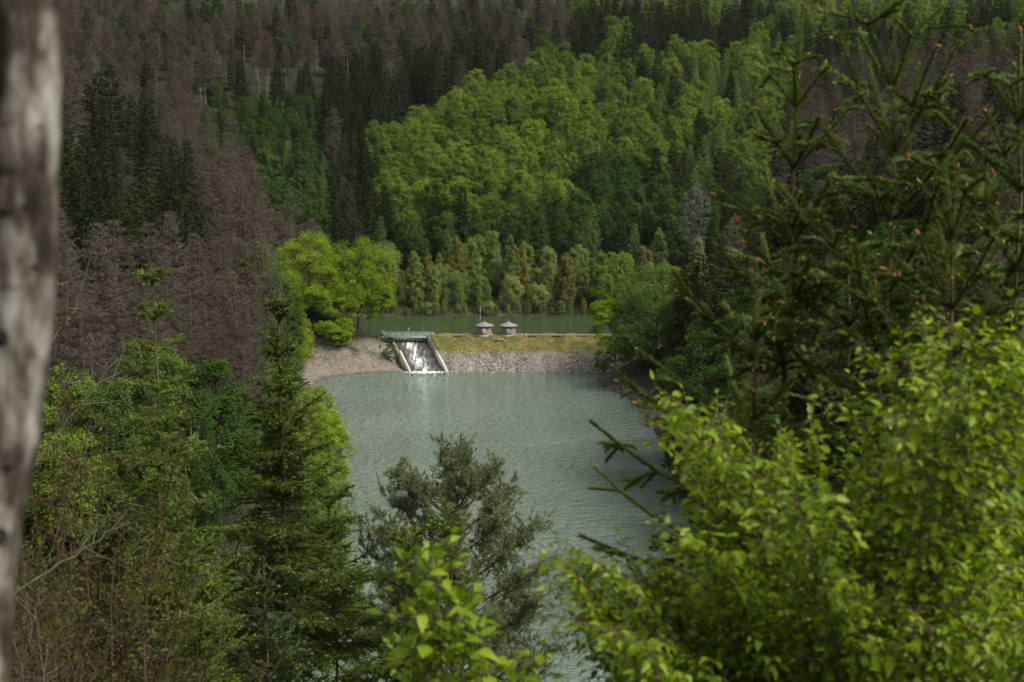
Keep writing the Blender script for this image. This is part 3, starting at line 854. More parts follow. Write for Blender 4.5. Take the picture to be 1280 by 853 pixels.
    t = thing('rail_post', 'short reddish post beside the wooden pit cover', 'post', (p[0] + 1.75, 381.4, 6.8))
    b = MB(); b.box((0, 0, .6), (.2, .2, 1.3)); link('post', b.mesh('post', trim), t); b = MB(); b.box((0, 0, 1.29), (.26, .26, .08)); link('cap', b.mesh('cap', trim), t)


# ------------------------------------------------------------------ trees that stand out around the lakes
def own_tree(seed, px, py, Y, Rr, crownm, label, cat='tree', cb=.1, lobes=16, clumps=330, leaves=70, leaf=.36, name='leafy_tree', group=None, lean=(0, 0), squash=.5, H=None, sink=0):
    loc, h = tree_spot(px, py, Y)
    h += sink; loc = (loc[0], loc[1], loc[2] - sink)
    tb, c = broadleaf(seed, h, Rr, cb, lobes, clumps, leaves, leaf, squash=squash, lean=lean, trunk_r=min(.5, h * .013))
    o = thing(name, label, cat, loc, 0, 1, group)
    link('trunk', tb.mesh('trunk', M['bark'], True), o); link('crown', c.mesh('crown', crownm), o)
    return o


def build_shore_trees():
    g = 'bright trees on the left shore'
    own_tree(301, 446, 291, 384, 8.6, M['bright'], 'vivid yellow green tree overhanging the left end of the spillway', cb=.17, clumps=440, lobes=20, group=g)
    own_tree(302, 385, 288, 381, 10.6, M['bright'], 'broad bright green tree in the middle of the left shore group', cb=.06, clumps=520, lobes=20, group=g)
    own_tree(303, 330, 300, 350, 7.4, M['beech'], 'olive green tree at the far left of the bright shore group', cb=.2, clumps=300, group=g)
    own_tree(304, 472, 342, 384, 5.2, M['bright'], 'yellow green lower tree leaning out beside the footbridge', cb=.48, clumps=200, lobes=10, group=g)
    own_tree(305, 418, 350, 379, 6.5, M['bright'], 'low wide bright tree over the gravel bank', cb=.2, clumps=220, lobes=10, group=g)
    own_tree(306, 366, 396, 362, 6.4, M['bright'], 'small drooping yellow green tree on the bare bank', cb=.15, clumps=160, lobes=9, group=g)
    own_tree(308, 352, 345, 356, 7.0, M['bright'], 'wide bright tree reaching down to the bank, left part of the shore group', cb=.08, clumps=300, lobes=14, group=g)
    own_tree(309, 418, 400, 372.5, 5.6, M['bright'], 'low yellow green bush spreading over the gravel mound', 'bush', cb=.04, clumps=130, lobes=9, group=g, name='bush')
    own_tree(307, 484, 424, 376.5, 2.4, M['beech_dark'], 'round dark green bush against the left spillway wall', 'bush', cb=.02, lobes=7, clumps=60, leaves=60, leaf=.2, name='bush')
    g = 'trees on the right shore'
    own_tree(311, 770, 366, 360, 6.2, M['bright'], 'yellow green tree leaning over the right end of the dam', cb=.12, clumps=230, lobes=11, lean=(-2.5, 0), group=g)
    own_tree(312, 822, 326, 362, 10.5, M['right_bank'], 'big deep green spreading tree on the right shore', cb=.1, clumps=460, lobes=20, group=g, lean=(-1.5, 0))
    own_tree(313, 872, 352, 345, 8.0, M['right_bank'], 'deep green tree behind the tall young spruce on the right shore', cb=.1, clumps=330, lobes=15, group=g)
    own_tree(314, 800, 398, 348, 6.4, M['right_bank'], 'low dark tree overhanging the water at the right bank', cb=.18, clumps=230, lobes=11, lean=(-1.5, -.5), group=g)
    own_tree(315, 850, 440, 325, 5.0, M['right_bank'], 'dark bush on the steep right bank near the point', 'bush', cb=.05, clumps=220, lobes=11, group=g, name='bush')
    own_tree(316, 756, 436, 366, 2.6, M['bright'], 'small yellow green bush trailing over the dam foot', 'bush', cb=.08, clumps=90, lobes=7, leaves=60, leaf=.26, group=g, name='bush', lean=(-1.0, 0))
    loc = at(862, 225, 430); h0 = float(height(loc[0], 430))
    own_tree(317, 868, 222, 455, 5.0, M['silver'], 'pale grey bare tree on the edge of the long slope', cb=.3, lobes=12, clumps=200, leaves=26, leaf=.32, squash=.8)
    g = 'leafy trees on the lower left shore'
    for i, (px, py, Y, Rr, mt, lab) in enumerate((
            (176, 520, 205, 6.4, 'beech', 'bright green tree behind the slim left spruce'), (232, 492, 215, 6.0, 'beech', 'fresh green tree between the two left spruces'),
            (296, 486, 236, 6.2, 'beech', 'olive green tree left of the thick dark spruce, on the lake slope'), (345, 452, 262, 6.0, 'beech', 'green tree on the lake slope behind the thick spruce top'),
            (392, 478, 262, 5.4, 'bright', 'yellow green tree at the edge of the lower lake'), (410, 512, 240, 4.6, 'bright', 'bright olive tree leaning over the lower lake edge'),
            (132, 588, 180, 5.5, 'beech', 'yellowish green tree low behind the brown brush'), (402, 560, 210, 4.8, 'beech', 'green shore tree right behind the thick spruce'))):
        own_tree(330 + i, px, py, Y, Rr, M[mt], lab, cb=.1, lobes=13, clumps=300, leaves=64, leaf=.27, group=g)


M['silver'] = leafmat('silver_twigs', [(.10, .105, .075), (.15, .155, .11)], .2)


def build_undergrowth():
    rg = np.random.default_rng(21)
    n = 5200
    y = rg.uniform(429, 452, n); x = rg.uniform(-60, 80, n)
    y[:1500] = rg.uniform(150, 342, 1500); x[:1500] = np.interp(y[:1500], *XL) - rg.uniform(.3, 15, 1500)
    y[1500:2500] = rg.uniform(366, 392, 1000); x[1500:2500] = rg.uniform(-78, -36, 1000)       # thin weeds on the mound under the bright trees
    z = height(x, y)
    drop = (np.arange(n) >= 1500) & (np.arange(n) < 2500) & ((z < 3.2) | (np.sin(x * .7) * np.sin(y * .6 + x * .2) < .05))
    x, y, z = x[~drop], y[~drop], z[~drop]; n = len(x)
    k = 30
    P = np.repeat(np.column_stack([x, y, z]), k, 0) + rg.normal(0, 1, (n * k, 3)) * [.7, .7, .45] + [0, 0, .5]
    b = MB(); N = rg.normal(0, 1, (n * k, 3)) + [0, 0, 1]
    b.cards(P, nrm(np.cross(N, rg.normal(0, 1, (n * k, 3)))), N, rg.uniform(.15, .4, n * k), .22)
    tag(link('undergrowth', b.mesh('undergrowth', leafmat('brush_leaves', [(.035, .055, .018), (.06, .085, .025), (.09, .10, .035), (.12, .10, .05)], .3, objvar=0))), 'low mixed brush along the shores of both lakes', 'undergrowth', kind='stuff')


def build_slope_cover():
    rg = np.random.default_rng(22)
    n = 9000
    y = 6 + 180 * rg.random(n) ** .8; x = rg.uniform(-1, 1, n) * (y * .5 + 14)
    z = height(x, y); ok = z > .8; x, y, z = x[ok], y[ok], z[ok]; n = len(x)
    k = 26; s = (.12 + .012 * np.minimum(y, 60))
    P = np.repeat(np.column_stack([x, y, z]), k, 0) + rg.normal(0, 1, (n * k, 3)) * (np.repeat(s, k)[:, None] * [1.2, 1.2, .7]); P[:, 2] += np.repeat(s, k) * .6
    N = rg.normal(0, 1, (n * k, 3)) + [0, 0, 1.2]
    b = MB(); b.cards(P, nrm(np.cross(N, rg.normal(0, 1, (n * k, 3)))), N, np.repeat(.05 + .004 * y, k) * rg.uniform(.6, 1.4, n * k), np.repeat(.03 + .003 * y, k))
    tag(link('slope_undergrowth', b.mesh('slope_undergrowth', leafmat('bramble_leaves', [(.02, .035, .008), (.035, .06, .012), (.06, .085, .018), (.07, .06, .02)], .3, objvar=0))), 'low leafy undergrowth on the near slope below the camera', 'undergrowth', kind='stuff')


# ------------------------------------------------------------------ the trees close to the camera
M['near_needles'] = leafmat('near_needles', [(.032, .054, .008), (.06, .094, .013), (.098, .138, .019), (.15, .185, .030)], .2, gloss=.3, rough=.5, objvar=.15)
M['dark_needles'] = leafmat('old_needles', [(.014, .027, .007), (.026, .044, .010), (.046, .068, .014)], .15, gloss=.3, rough=.5, objvar=.1)
M['fresh_needles'] = leafmat('fresh_needles', [(.028, .050, .008), (.055, .088, .012), (.095, .14, .018), (.15, .19, .028)], .25, gloss=.25, rough=.5, objvar=.2)
M['new_buds'] = leafmat('new_buds', [(.09, .13, .018), (.13, .17, .025), (.17, .20, .035)], .2, objvar=0)
M['brown_buds'] = leafmat('brown_buds', [(.10, .045, .016), (.17, .075, .025), (.16, .10, .04)], 0, objvar=0)
M['cone_flowers'] = leafmat('cone_flowers', [(.20, .055, .045), (.28, .09, .07)], 0, objvar=0)
M['twig'] = noisemat('twig_bark', [(.045, .032, .018), (.09, .06, .032), (.14, .09, .046)], 25, stretch=(1, 1, .3))
M['tan_bark'] = noisemat('tan_bark', [(.05, .034, .02), (.11, .07, .036), (.17, .11, .056)], 18, stretch=(1, 1, .35), dist=.01)
M['near_leaf'] = leafmat('near_beech_leaf', [(.07, .125, .005), (.115, .185, .008), (.16, .24, .010), (.21, .285, .014), (.27, .33, .024)], .5, gloss=.18, rough=.42, objvar=.1)
M['pine'] = leafmat('pine_needles', [(.065, .085, .036), (.10, .125, .052), (.15, .175, .08)], .15, objvar=.1)
M['red_twig'] = leafmat('reddish_twigs', [(.022, .017, .011), (.05, .035, .021), (.09, .062, .037)], 0, objvar=0)
M['olive_leaf'] = leafmat('olive_small_leaves', [(.035, .045, .010), (.06, .072, .013), (.085, .09, .018)], .3, objvar=0)


def spruce_shoots(seed, H, nwh, inter, grow, nseg_max=6, maxl=2, steep=(34, 50, 62, 72, 82, 90), nbr=(4, 6), skip=0.0, inter0=None, latf=.55, curve=.12, droop=.1, between=(2, 6), pairs=1, smin=.07, smax=.24, claw=1.0, lv2=.35):
    """the yearly shoots of a young spruce: whorl under whorl, laterals in pairs"""
    rg = np.random.default_rng(seed)
    A, B, LV, AGE, TIP, TD = [], [], [], [], [], []
    up = np.array([0, 0, 1.0])

    def shoot(p, d, length, nseg, lvl):
        l = length / nseg
        for s in range(nseg):
            age = nseg - s
            if lvl == 0:                                               # main boughs sag, then sweep up to their tips
                d = nrm(d + up * curve * (-.6 * droop / .1 if s < nseg * .4 else 1.0) + rg.normal(0, .05, 3))
            else:                                                      # side shoots bend down like claws
                d = nrm(d - up * rg.uniform(.02, .26) * claw + rg.normal(0, .06, 3))
            q = p + d * l * rg.uniform(.85, 1.15)
            A.append(p); B.append(q); LV.append(lvl); AGE.append(age)
            last = s == nseg - 1
            if lvl < maxl and (lvl == 0 and (not last or nseg == 1) or lvl == 1 and not last and rg.random() < lv2):
                lat = np.cross(d, up); lat = nrm(lat) if np.linalg.norm(lat) > .2 else nrm(rg.normal(0, 1, 3) * [1, 1, .1])
                rem = length * (1 - (s + (0 if nseg == 1 else 1)) / nseg)
                for k_ in range(pairs):
                    for sg in (-1, 1):
                        if rg.random() < .10 + skip * .4: continue
                        an = R(rg.uniform(46, 74))
                        ld = nrm(d * math.cos(an) + lat * sg * math.sin(an) + up * rg.normal(.10, .16))
                        sl = np.clip(rem * latf, smin, smax * (1 if lvl == 0 else .7)) * rg.uniform(.7, 1.2)
                        shoot(q - d * l * (rg.uniform(.1, .6) if k_ else 0), ld, sl, 2 if sl < smax * .75 else 3, lvl + 1)
                if rg.random() < .45:
                    ld = nrm(d * .6 + up * rg.uniform(-.9, .5) + lat * rg.normal(0, .4)); shoot(q, ld, smin * rg.uniform(1, 2), 2, maxl)
            p = q
        TIP.append(p); TD.append(d)

    z = H; spine = [np.array([0, 0, H])]
    w = np.zeros(2)
    for k in range(nwh):
        L = (inter0 if (k == 0 and inter0) else inter) * rg.uniform(.85, 1.15)
        w = w + rg.normal(0, .012, 2)
        p0 = np.array([w[0], w[1], z - L])
        spine.append(p0)
        if k < 2:
            A.append(p0); B.append(spine[-2]); LV.append(0); AGE.append(1)
        z -= L
        nb = int(rg.integers(nbr[0], nbr[1] + 1)); a0 = rg.uniform(0, 6.28)
        for q in range(nb):
            if rg.random() < skip: continue
            az = a0 + q * 6.283 / nb + rg.normal(0, .22)
            th = R(steep[min(k, len(steep) - 1)] + rg.normal(0, 7))
            d = np.array([math.cos(az) * math.sin(th), math.sin(az) * math.sin(th), math.cos(th)])
            shoot(p0, d, grow * (k + 1) ** .78 * rg.uniform(.75, 1.15), min(k + 1, nseg_max), 0)
        if k > 0:                                                      # short shoots between the whorls
            for q in range(int(rg.integers(*between))):
                az = rg.uniform(0, 6.28); th = R(rg.uniform(55, 85)); f = rg.uniform(.2, .8)
                d = np.array([math.cos(az) * math.sin(th), math.sin(az) * math.sin(th), math.cos(th)])
                shoot(p0 + up * L * f, d, grow * (k + .5) ** .8 * rg.uniform(.25, .5), max(1, min(k, 3)), 1)
    TIP.append(np.array([0, 0, H])); TD.append(up)
    return np.array(A), np.array(B), np.array(LV), np.array(AGE), np.array(TIP), np.array(TD), np.array(spine)


def bud_mesh(T, D, size, rg, mt, name, scatter=1):
    """scaly pointed buds at the shoot tips"""
    k = len(T) * scatter
    T = np.repeat(T, scatter, 0) + np.repeat(D, scatter, 0) * size * .5; D = np.repeat(D, scatter, 0)
    if scatter > 1:
        D = nrm(D + rg.normal(0, .55, D.shape)); T = T - D * size * .2
    s = nrm(np.cross(D, rg.normal(0, 1, (k, 3)))); b2 = np.cross(D, s)
    sz = (size * rg.uniform(.6, 1.35, k))[:, None]
    V = [T - D * sz * .2]
    for e in range(5):
        a = e * 1.2566; V.append(T + D * sz * .45 + (s * math.cos(a) + b2 * math.sin(a)) * sz * .36)
    V.append(T + D * sz * 1.35)
    V = np.stack(V, 1)
    f = np.array([[0, 1 + (e + 1) % 5, 1 + e] for e in range(5)] + [[6, 1 + e, 1 + (e + 1) % 5] for e in range(5)])
    b = MB(); b.add(V, (f[None] + np.arange(k)[:, None, None] * 7).reshape(-1, 3))
    return b.mesh(name, mt)


def near_spruce(seed, px, py, Y, label, H=None, nl=.016, nw=.0016, dens=420, needle='near_needles', trunk='tan_bark', tr=.011, brown=.35, flowers=0, budshare=.8, budsize=.011, rz=0.0, group=None, lean=(0, 0), **kw):
    loc, h = tree_spot(px, py, Y)
    rg = np.random.default_rng(seed + 5000)
    A, B, LV, AGE, TIP, TD, SP = spruce_shoots(seed, h, **kw)
    if lean != (0, 0):
        def ln(P):
            t = np.clip((P[:, 2] - (h - 3)) / 3, -1, 1)[:, None]; return P + t * np.array([[lean[0], lean[1], 0]]) - np.array([[lean[0], lean[1], 0]])
        A, B, TIP, SP = ln(A), ln(B), ln(TIP), ln(SP)
    o = thing('spruce_tree', label, 'young spruce', loc, rz, 1, group)
    tb = MB(); sp = np.concatenate([SP, [[SP[-1][0], SP[-1][1], -.6]]]); n = len(sp)
    tb.tube(sp[::-1], np.linspace(tr * .62 * (1 + n * .16), tr * .36, n), 8)
    link('trunk', tb.mesh('trunk', M[trunk], True), o)
    w = MB(); rad = (.0022 + .0011 * AGE) * np.where(LV == 0, 1.15, .85) * (nl / .016) ** .5
    w.strips(A, B, rad, rad * .85)
    link('branches', w.mesh('branches', M['twig']), o)
    D = B - A; Ls = np.linalg.norm(D, axis=1); D = nrm(D)
    cnt = np.maximum(3, (Ls * dens * np.where(AGE > 4, .75, 1))).astype(int)
    idx = np.repeat(np.arange(len(A)), cnt); m = len(idx)
    t = rg.uniform(0, 1, m)
    P = A[idx] + (B - A)[idx] * t[:, None]
    d = D[idx]
    ref = np.where(np.abs(d[:, 2:3]) < .9, [[0, 0, 1.0]], [[1.0, 0, 0]])
    s = nrm(np.cross(d, ref)); b2 = np.cross(s, d)
    a = rg.uniform(0, 6.283, m); a = np.where((np.sin(a) < -.3) & (rg.random(m) < .6), -a, a)
    rad_ = s * np.cos(a)[:, None] + b2 * np.sin(a)[:, None]
    an = R(1) * rg.uniform(26, 56, m)[:, None]
    nd_ = d * np.cos(an) + rad_ * np.sin(an)
    g = MB(); g.needles(P, nd_, rad_ + rg.normal(0, .5, (m, 3)), nl * rg.uniform(.7, 1.15, m), nw)
    cr = link('needles', g.mesh('needles', M[needle]), o)
    pick = rg.random(len(TIP)); pick = np.where(rg.random(len(TIP)) < budshare, pick, 9); pick[-1] = 0
    if (pick < brown).any(): link('brown_buds', bud_mesh(TIP[pick < brown], TD[pick < brown], budsize, rg, M['brown_buds'], 'brown_buds', 2), o)['kind'] = 'stuff'
    nb_ = link('fresh_needles', bud_mesh(TIP[(pick >= brown) & (pick < 2)], TD[(pick >= brown) & (pick < 2)], budsize, rg, M['new_buds'], 'fresh_needles', 1), o)  # these are the new green buds at the shoot tips
    nb_['kind'] = 'stuff'
    if flowers:
        q = rg.choice(len(TIP) - 1, min(flowers, len(TIP) - 1), replace=False)
        link('flower_cones', bud_mesh(TIP[q] + [0, 0, .012], nrm(TD[q] + [0, 0, 1.0]), budsize * 2.0, rg, M['cone_flowers'], 'flower_cones'), o)
    return o


def build_near_spruces():
    g = 'young spruces in front of the right hillside'
    steep = (32, 40, 46, 52, 58, 64, 70)
    kw = dict(nseg_max=5, maxl=2, steep=steep, inter=.31, grow=.29, brown=.55, budsize=.019, dens=2300, nw=.0046, nl=.029, nbr=(4, 5), group=g)
    near_spruce(41, 1119, -8, 6.2, 'tallest young spruce, its top shoot cut by the upper edge, three reddish cones', nwh=9, inter0=.36, tr=.010, flowers=4, **kw)
    near_spruce(42, 1003, 8, 6.6, 'slim young spruce with a long bare top shoot, left of the tallest one', nwh=8, inter0=.42, tr=.008, rz=1.0, **{**kw, 'grow': .22})
    near_spruce(44, 1196, 215, 5.6, 'young spruce with a tan bare stem, right of the tallest one', nwh=5, inter0=.30, tr=.009, rz=.6, **{**kw, 'grow': .26})
    near_spruce(45, 1276, 42, 6.0, 'young spruce cut by the right edge of the picture', nwh=8, inter0=.36, tr=.008, rz=2.0, lean=(.10, 0), **{**kw, 'grow': .24})
    near_spruce(46, 944, 330, 6.0, 'lowest young spruce with a tan stem at the left of its group', nwh=6, inter0=.30, tr=.008, rz=.3, **{**kw, 'grow': .13})
    near_spruce(47, 1060, 330, 6.9, 'dense dark young spruce under the tallest one', nwh=6, inter0=.3, tr=.012, rz=.8, **{**kw, 'grow': .26, 'needle': 'dark_needles'})
    near_spruce(48, 900, 560, 7.4, 'dark spruce whose drooping boughs stand out against the lake', nwh=5, inter0=.30, tr=.012, rz=1.4, **{**kw, 'grow': .24, 'needle': 'dark_needles', 'droop': .10, 'steep': (60, 84, 98, 102, 104)})
    near_spruce(49, 1240, 330, 7.2, 'dark young spruce behind the bright leaves at the right edge', nwh=6, inter0=.3, tr=.012, rz=.8, **{**kw, 'grow': .26, 'needle': 'dark_needles'})
    g = 'young spruces above the left shore'
    kw = dict(nseg_max=5, maxl=2, inter=.31, dens=800, nw=.0072, nl=.030, budsize=.019, budshare=.22, group=g, brown=.1, pairs=2, between=(11, 17), latf=.66, trunk='twig', needle='fresh_needles', smin=.06, smax=.22, lv2=.45)
    near_spruce(61, 188, 330, 12.0, 'slim sparse spruce with a thin reddish stem near the left edge', nwh=11, inter0=.2, tr=.011, skip=.28, grow=.15, nbr=(3, 5), steep=(30, 50, 62, 70, 78, 84), **{**kw, 'between': (2, 5)})
    near_spruce(62, 350, 356, 13.0, 'thick spruce with drooping dark boughs and a ragged pointed top', nwh=14, inter0=.35, tr=.018, grow=.165, nbr=(6, 7), flowers=6, skip=.06, droop=.1, steep=(28, 40, 50, 58, 66, 72, 78), **kw)
    near_spruce(70, 352, 520, 14.2, 'dark broad spruce hidden behind the thick ragged one', nwh=7, inter0=.3, tr=.012, grow=.26, nbr=(5, 6), steep=(45, 60, 72, 82, 90), droop=.08, **{**kw, 'needle': 'dark_needles', 'brown': .05})
    near_spruce(71, 196, 600, 13.0, 'dark broad spruce with hanging boughs behind the slim one', nwh=6, inter0=.3, tr=.012, grow=.24, nbr=(5, 6), steep=(50, 64, 76, 86, 92), droop=.12, **{**kw, 'needle': 'dark_needles', 'brown': .05})
    near_spruce(63, 232, 590, 11.0, 'low leafy looking spruce with a thin leader between the two taller ones', nwh=6, inter0=.4, tr=.010, grow=.21, nbr=(5, 6), steep=(40, 58, 70, 80), rz=1.0, **{**kw, 'brown': .05})
    near_spruce(64, 135, 640, 10.5, 'low dark spruce rising out of the brown brush', nwh=5, inter0=.3, tr=.010, grow=.21, nbr=(5, 6), steep=(40, 58, 70, 80), rz=2.0, **{**kw, 'needle': 'dark_needles'})
    near_spruce(65, 410, 600, 12.0, 'bushy spruce at the foot of the thick drooping one, lake side', nwh=5, inter0=.3, tr=.010, grow=.21, nbr=(5, 6), steep=(40, 58, 70, 80), rz=.4, **kw)
    near_spruce(66, 508, 652, 11.5, 'small spruce with a crooked budding top before the pine', nwh=5, inter0=.24, tr=.010, grow=.18, nbr=(4, 5), steep=(28, 52, 66, 78), rz=.2, **{**kw, 'brown': .2})
    near_spruce(67, 556, 615, 11.0, 'thin young spruce with long upright shoots before the pine', nwh=4, inter0=.42, tr=.008, grow=.2, nbr=(4, 5), steep=(28, 40, 52, 64), skip=.2, rz=.9, **{**kw, 'dens': 900})
    near_spruce(68, 250, 760, 9.5, 'low bushy spruce at the bottom edge below the slim one', nwh=4, inter0=.25, tr=.010, grow=.23, nbr=(5, 6), steep=(45, 60, 70, 80), rz=1.7, **kw)
    near_spruce(69, 330, 700, 10.0, 'dense spruce at the bottom edge before the thick one', nwh=5, inter0=.25, tr=.010, grow=.22, nbr=(5, 6), steep=(45, 60, 70, 80), rz=.7, **{**kw, 'needle': 'dark_needles'})


def build_pine():
    rg = np.random.default_rng(71)
    Y = 32.0
    loc, h = tree_spot(566, 556, Y)
    o = thing('pine_tree', 'grey green round crowned pine standing before the lake', 'pine', loc)
    tb, spine = trunk_mesh('t', h * .86, .13, 71, None, .03)
    g = MB(); T, TD = [], []
    cz, rz_, rx = h * .62, h * .385, 3.0
    for q in range(110):
        u = (q + .5) / 110; zz = 1 - 1.85 * u; az = q * 2.39996 + rg.normal(0, .25)
        rr = math.sqrt(max(0, 1 - zz * zz)) * rg.uniform(.62, .98)
        c = np.array([math.cos(az) * rr * rx, math.sin(az) * rr * rx, cz + zz * rz_ * rg.uniform(.82, 1.0)])
        z0 = np.clip(c[2] - np.hypot(c[0], c[1]) * .55 - .3, h * .2, h * .84)
        s = np.array([np.interp(z0, spine[:, 2], spine[:, 0]), np.interp(z0, spine[:, 2], spine[:, 1]), z0])
        t = np.linspace(0, 1, 6)[:, None]
        mid = s * .5 + c * .5 + [0, 0, -.12] + rg.normal(0, .08, 3)
        path = s * (1 - t) ** 2 + 2 * mid * t * (1 - t) + c * t ** 2
        tb.tube(path, np.linspace(.030, .008, 6), 5, cap=False)
        for e in range(34):
            f = rg.uniform(.55, 1); p = np.array([np.interp(f, t[:, 0], path[:, k_]) for k_ in range(3)])
            dd = nrm(rg.normal(0, 1, 3) + nrm(c - s) * .6 + [0, 0, .3]); l2 = rg.uniform(.15, .52)
            tip = p + dd * l2
            tb.strips([p], [tip], .006, .004)
            for w in (1.0, .78, .56):
                T.append(p + dd * l2 * w + rg.normal(0, .03, 3)); TD.append(nrm(dd + np.array([0, 0, .5])))
    T, TD = np.array(T), np.array(TD)
    k = 30
    P = np.repeat(T, k, 0) - np.repeat(TD, k, 0) * rg.uniform(0, .12, (len(T) * k, 1))
    D = nrm(np.repeat(TD, k, 0) * .55 + nrm(rg.normal(0, 1, (len(T) * k, 3))) * .8)
    g.needles(P, D, rg.normal(0, 1, P.shape), .085 * rg.uniform(.7, 1.2, len(P)), .013)
    link('trunk', tb.mesh('trunk', M['twig'], True), o)
    link('crown', g.mesh('crown', M['pine']), o)


def leaf_geo(b, P, D, N, L, W, rg, mat_=0):
    """broad leaves folded along the midrib, tip bent down"""
    n = len(P); D = nrm(D); S = nrm(np.cross(D, N)); U = np.cross(S, D)
    L = L[:, None]; W = W[:, None]
    f = rg.uniform(-.1, .8, (n, 1)); bend = rg.uniform(-.1, .6, (n, 1))
    def pt(t, s): return P + D * L * t + S * W * s + U * (np.abs(s) * W * f - bend * L * t * t)
    V = np.stack([pt(0, 0), pt(.36, 0), pt(.72, 0), pt(1.0, 0), pt(.18, .34), pt(.45, .5), pt(.74, .27), pt(.18, -.36), pt(.45, -.5), pt(.74, -.27)], 1)
    base = np.arange(n)[:, None] * 10
    q = np.concatenate([base + np.array([[0, 4, 5, 1]]), base + np.array([[1, 5, 6, 2]]), base + np.array([[0, 1, 8, 7]]), base + np.array([[1, 2, 9, 8]])])
    t3 = np.concatenate([base + np.array([[2, 6, 3]]), base + np.array([[2, 3, 9]])])
    b.add(V, q, mat_); b.f.append((t3 + (b.n - n * 10), mat_))


def leafy_bush(name, label, cat, base, tips, seed, leafm, barkm, leafL=.05, stems=1, spray=(.16, .36), nspray=11, leafstep=.026, r0=.018, group=None, jitter=.05):
    """boughs that arch from a stem to each tip and carry flat two-ranked leaf sprays"""
    rg = np.random.default_rng(seed)
    base = np.array(base, float)
    o = thing(name, label, cat, base, 0, 1, group)
    wood, lv = MB(), MB()
    P, D, N, L = [], [], [], []
    for ti, tip in enumerate(tips):
        tip = np.array(tip) - base
        st = np.array([rg.normal(0, .03), rg.normal(0, .03), -.25])
        hor = tip * [1, 1, 0]
        fork = np.array([hor[0] * .22, hor[1] * .22, max(tip[2] * .45, .3)]) + rg.normal(0, jitter, 3)
        t = np.linspace(0, 1, 14)[:, None]
        c2 = fork * .35 + tip * .65 + np.array([0, 0, .10 * np.linalg.norm(hor)]) + rg.normal(0, jitter, 3)
        pts = st * (1 - t) ** 3 + 3 * fork * t * (1 - t) ** 2 + 3 * c2 * t ** 2 * (1 - t) + tip * t ** 3
        wood.tube(pts, np.linspace(r0 * rg.uniform(.45, .8), .0018, 14), 6, cap=False)
        axis = nrm(np.gradient(pts, axis=0))
        tot = np.linalg.norm(np.diff(pts, axis=0), axis=1).sum()
        ns = int(nspray * max(.6, tot / 1.0))
        for s in range(ns):
            u = .34 + .66 * (s + rg.random()) / ns
            f = u * 13; i = min(12, int(f)); p = pts[i] + (pts[min(13, i + 1)] - pts[i]) * (f - i)
            d0 = axis[i]
            side = nrm(np.cross(d0, [0, 0, 1.0])) * (1 if s % 2 else -1)
            d = nrm(d0 * rg.uniform(.5, 1.0) + side * rg.uniform(.3, 1.0) + np.array([0, 0, rg.normal(.05, .28)]))
            if s == ns - 1: p, d = tip - axis[-1] * .05, axis[-1]
            l = rg.uniform(*spray) * (1.15 - .45 * u)
            kk = max(4, int(l / leafstep))
            tt = np.linspace(.08, 1, kk)
            sag = rg.uniform(.05, .45)
            path = p + d * (l * tt)[:, None] - np.array([0, 0, 1.0]) * (sag * l * tt ** 2)[:, None]
            wood.strips(path[:-1], path[1:], .0021, .0016); wood.strips([p], [path[0]], .0026, .002)
            pn = nrm(np.array([0, 0, 1.0]) + rg.normal(0, .28, 3))
            sd = nrm(np.cross(d, pn))
            for e in range(kk):
                sg = 1 if e % 2 else -1
                ax = nrm(d - np.array([0, 0, 2 * sag * tt[e]]))
                ld = ax * rg.uniform(.4, .9) + sd * sg * rg.uniform(.6, 1.0) + rg.normal(0, .16, 3) - np.array([0, 0, rg.uniform(.05, .75)])
                if e == kk - 1: ld = ax + rg.normal(0, .1, 3)
                P.append(path[e] + nrm(ld) * .008); D.append(ld); N.append(pn + rg.normal(0, .35, 3)); L.append(leafL * rg.uniform(.45, 1.3) * (1.05 - .25 * tt[e]))
    P, D, N, L = np.array(P), np.array(D), np.array(N), np.array(L)
    leaf_geo(lv, P, D, N, L, L * rg.uniform(.52, .68, len(L)), rg)
    link('stems', wood.mesh('stems', barkm, True), o)
    link('leaves', lv.mesh('leaves', leafm), o)
    print(label, 'leaves', len(P))
    return o


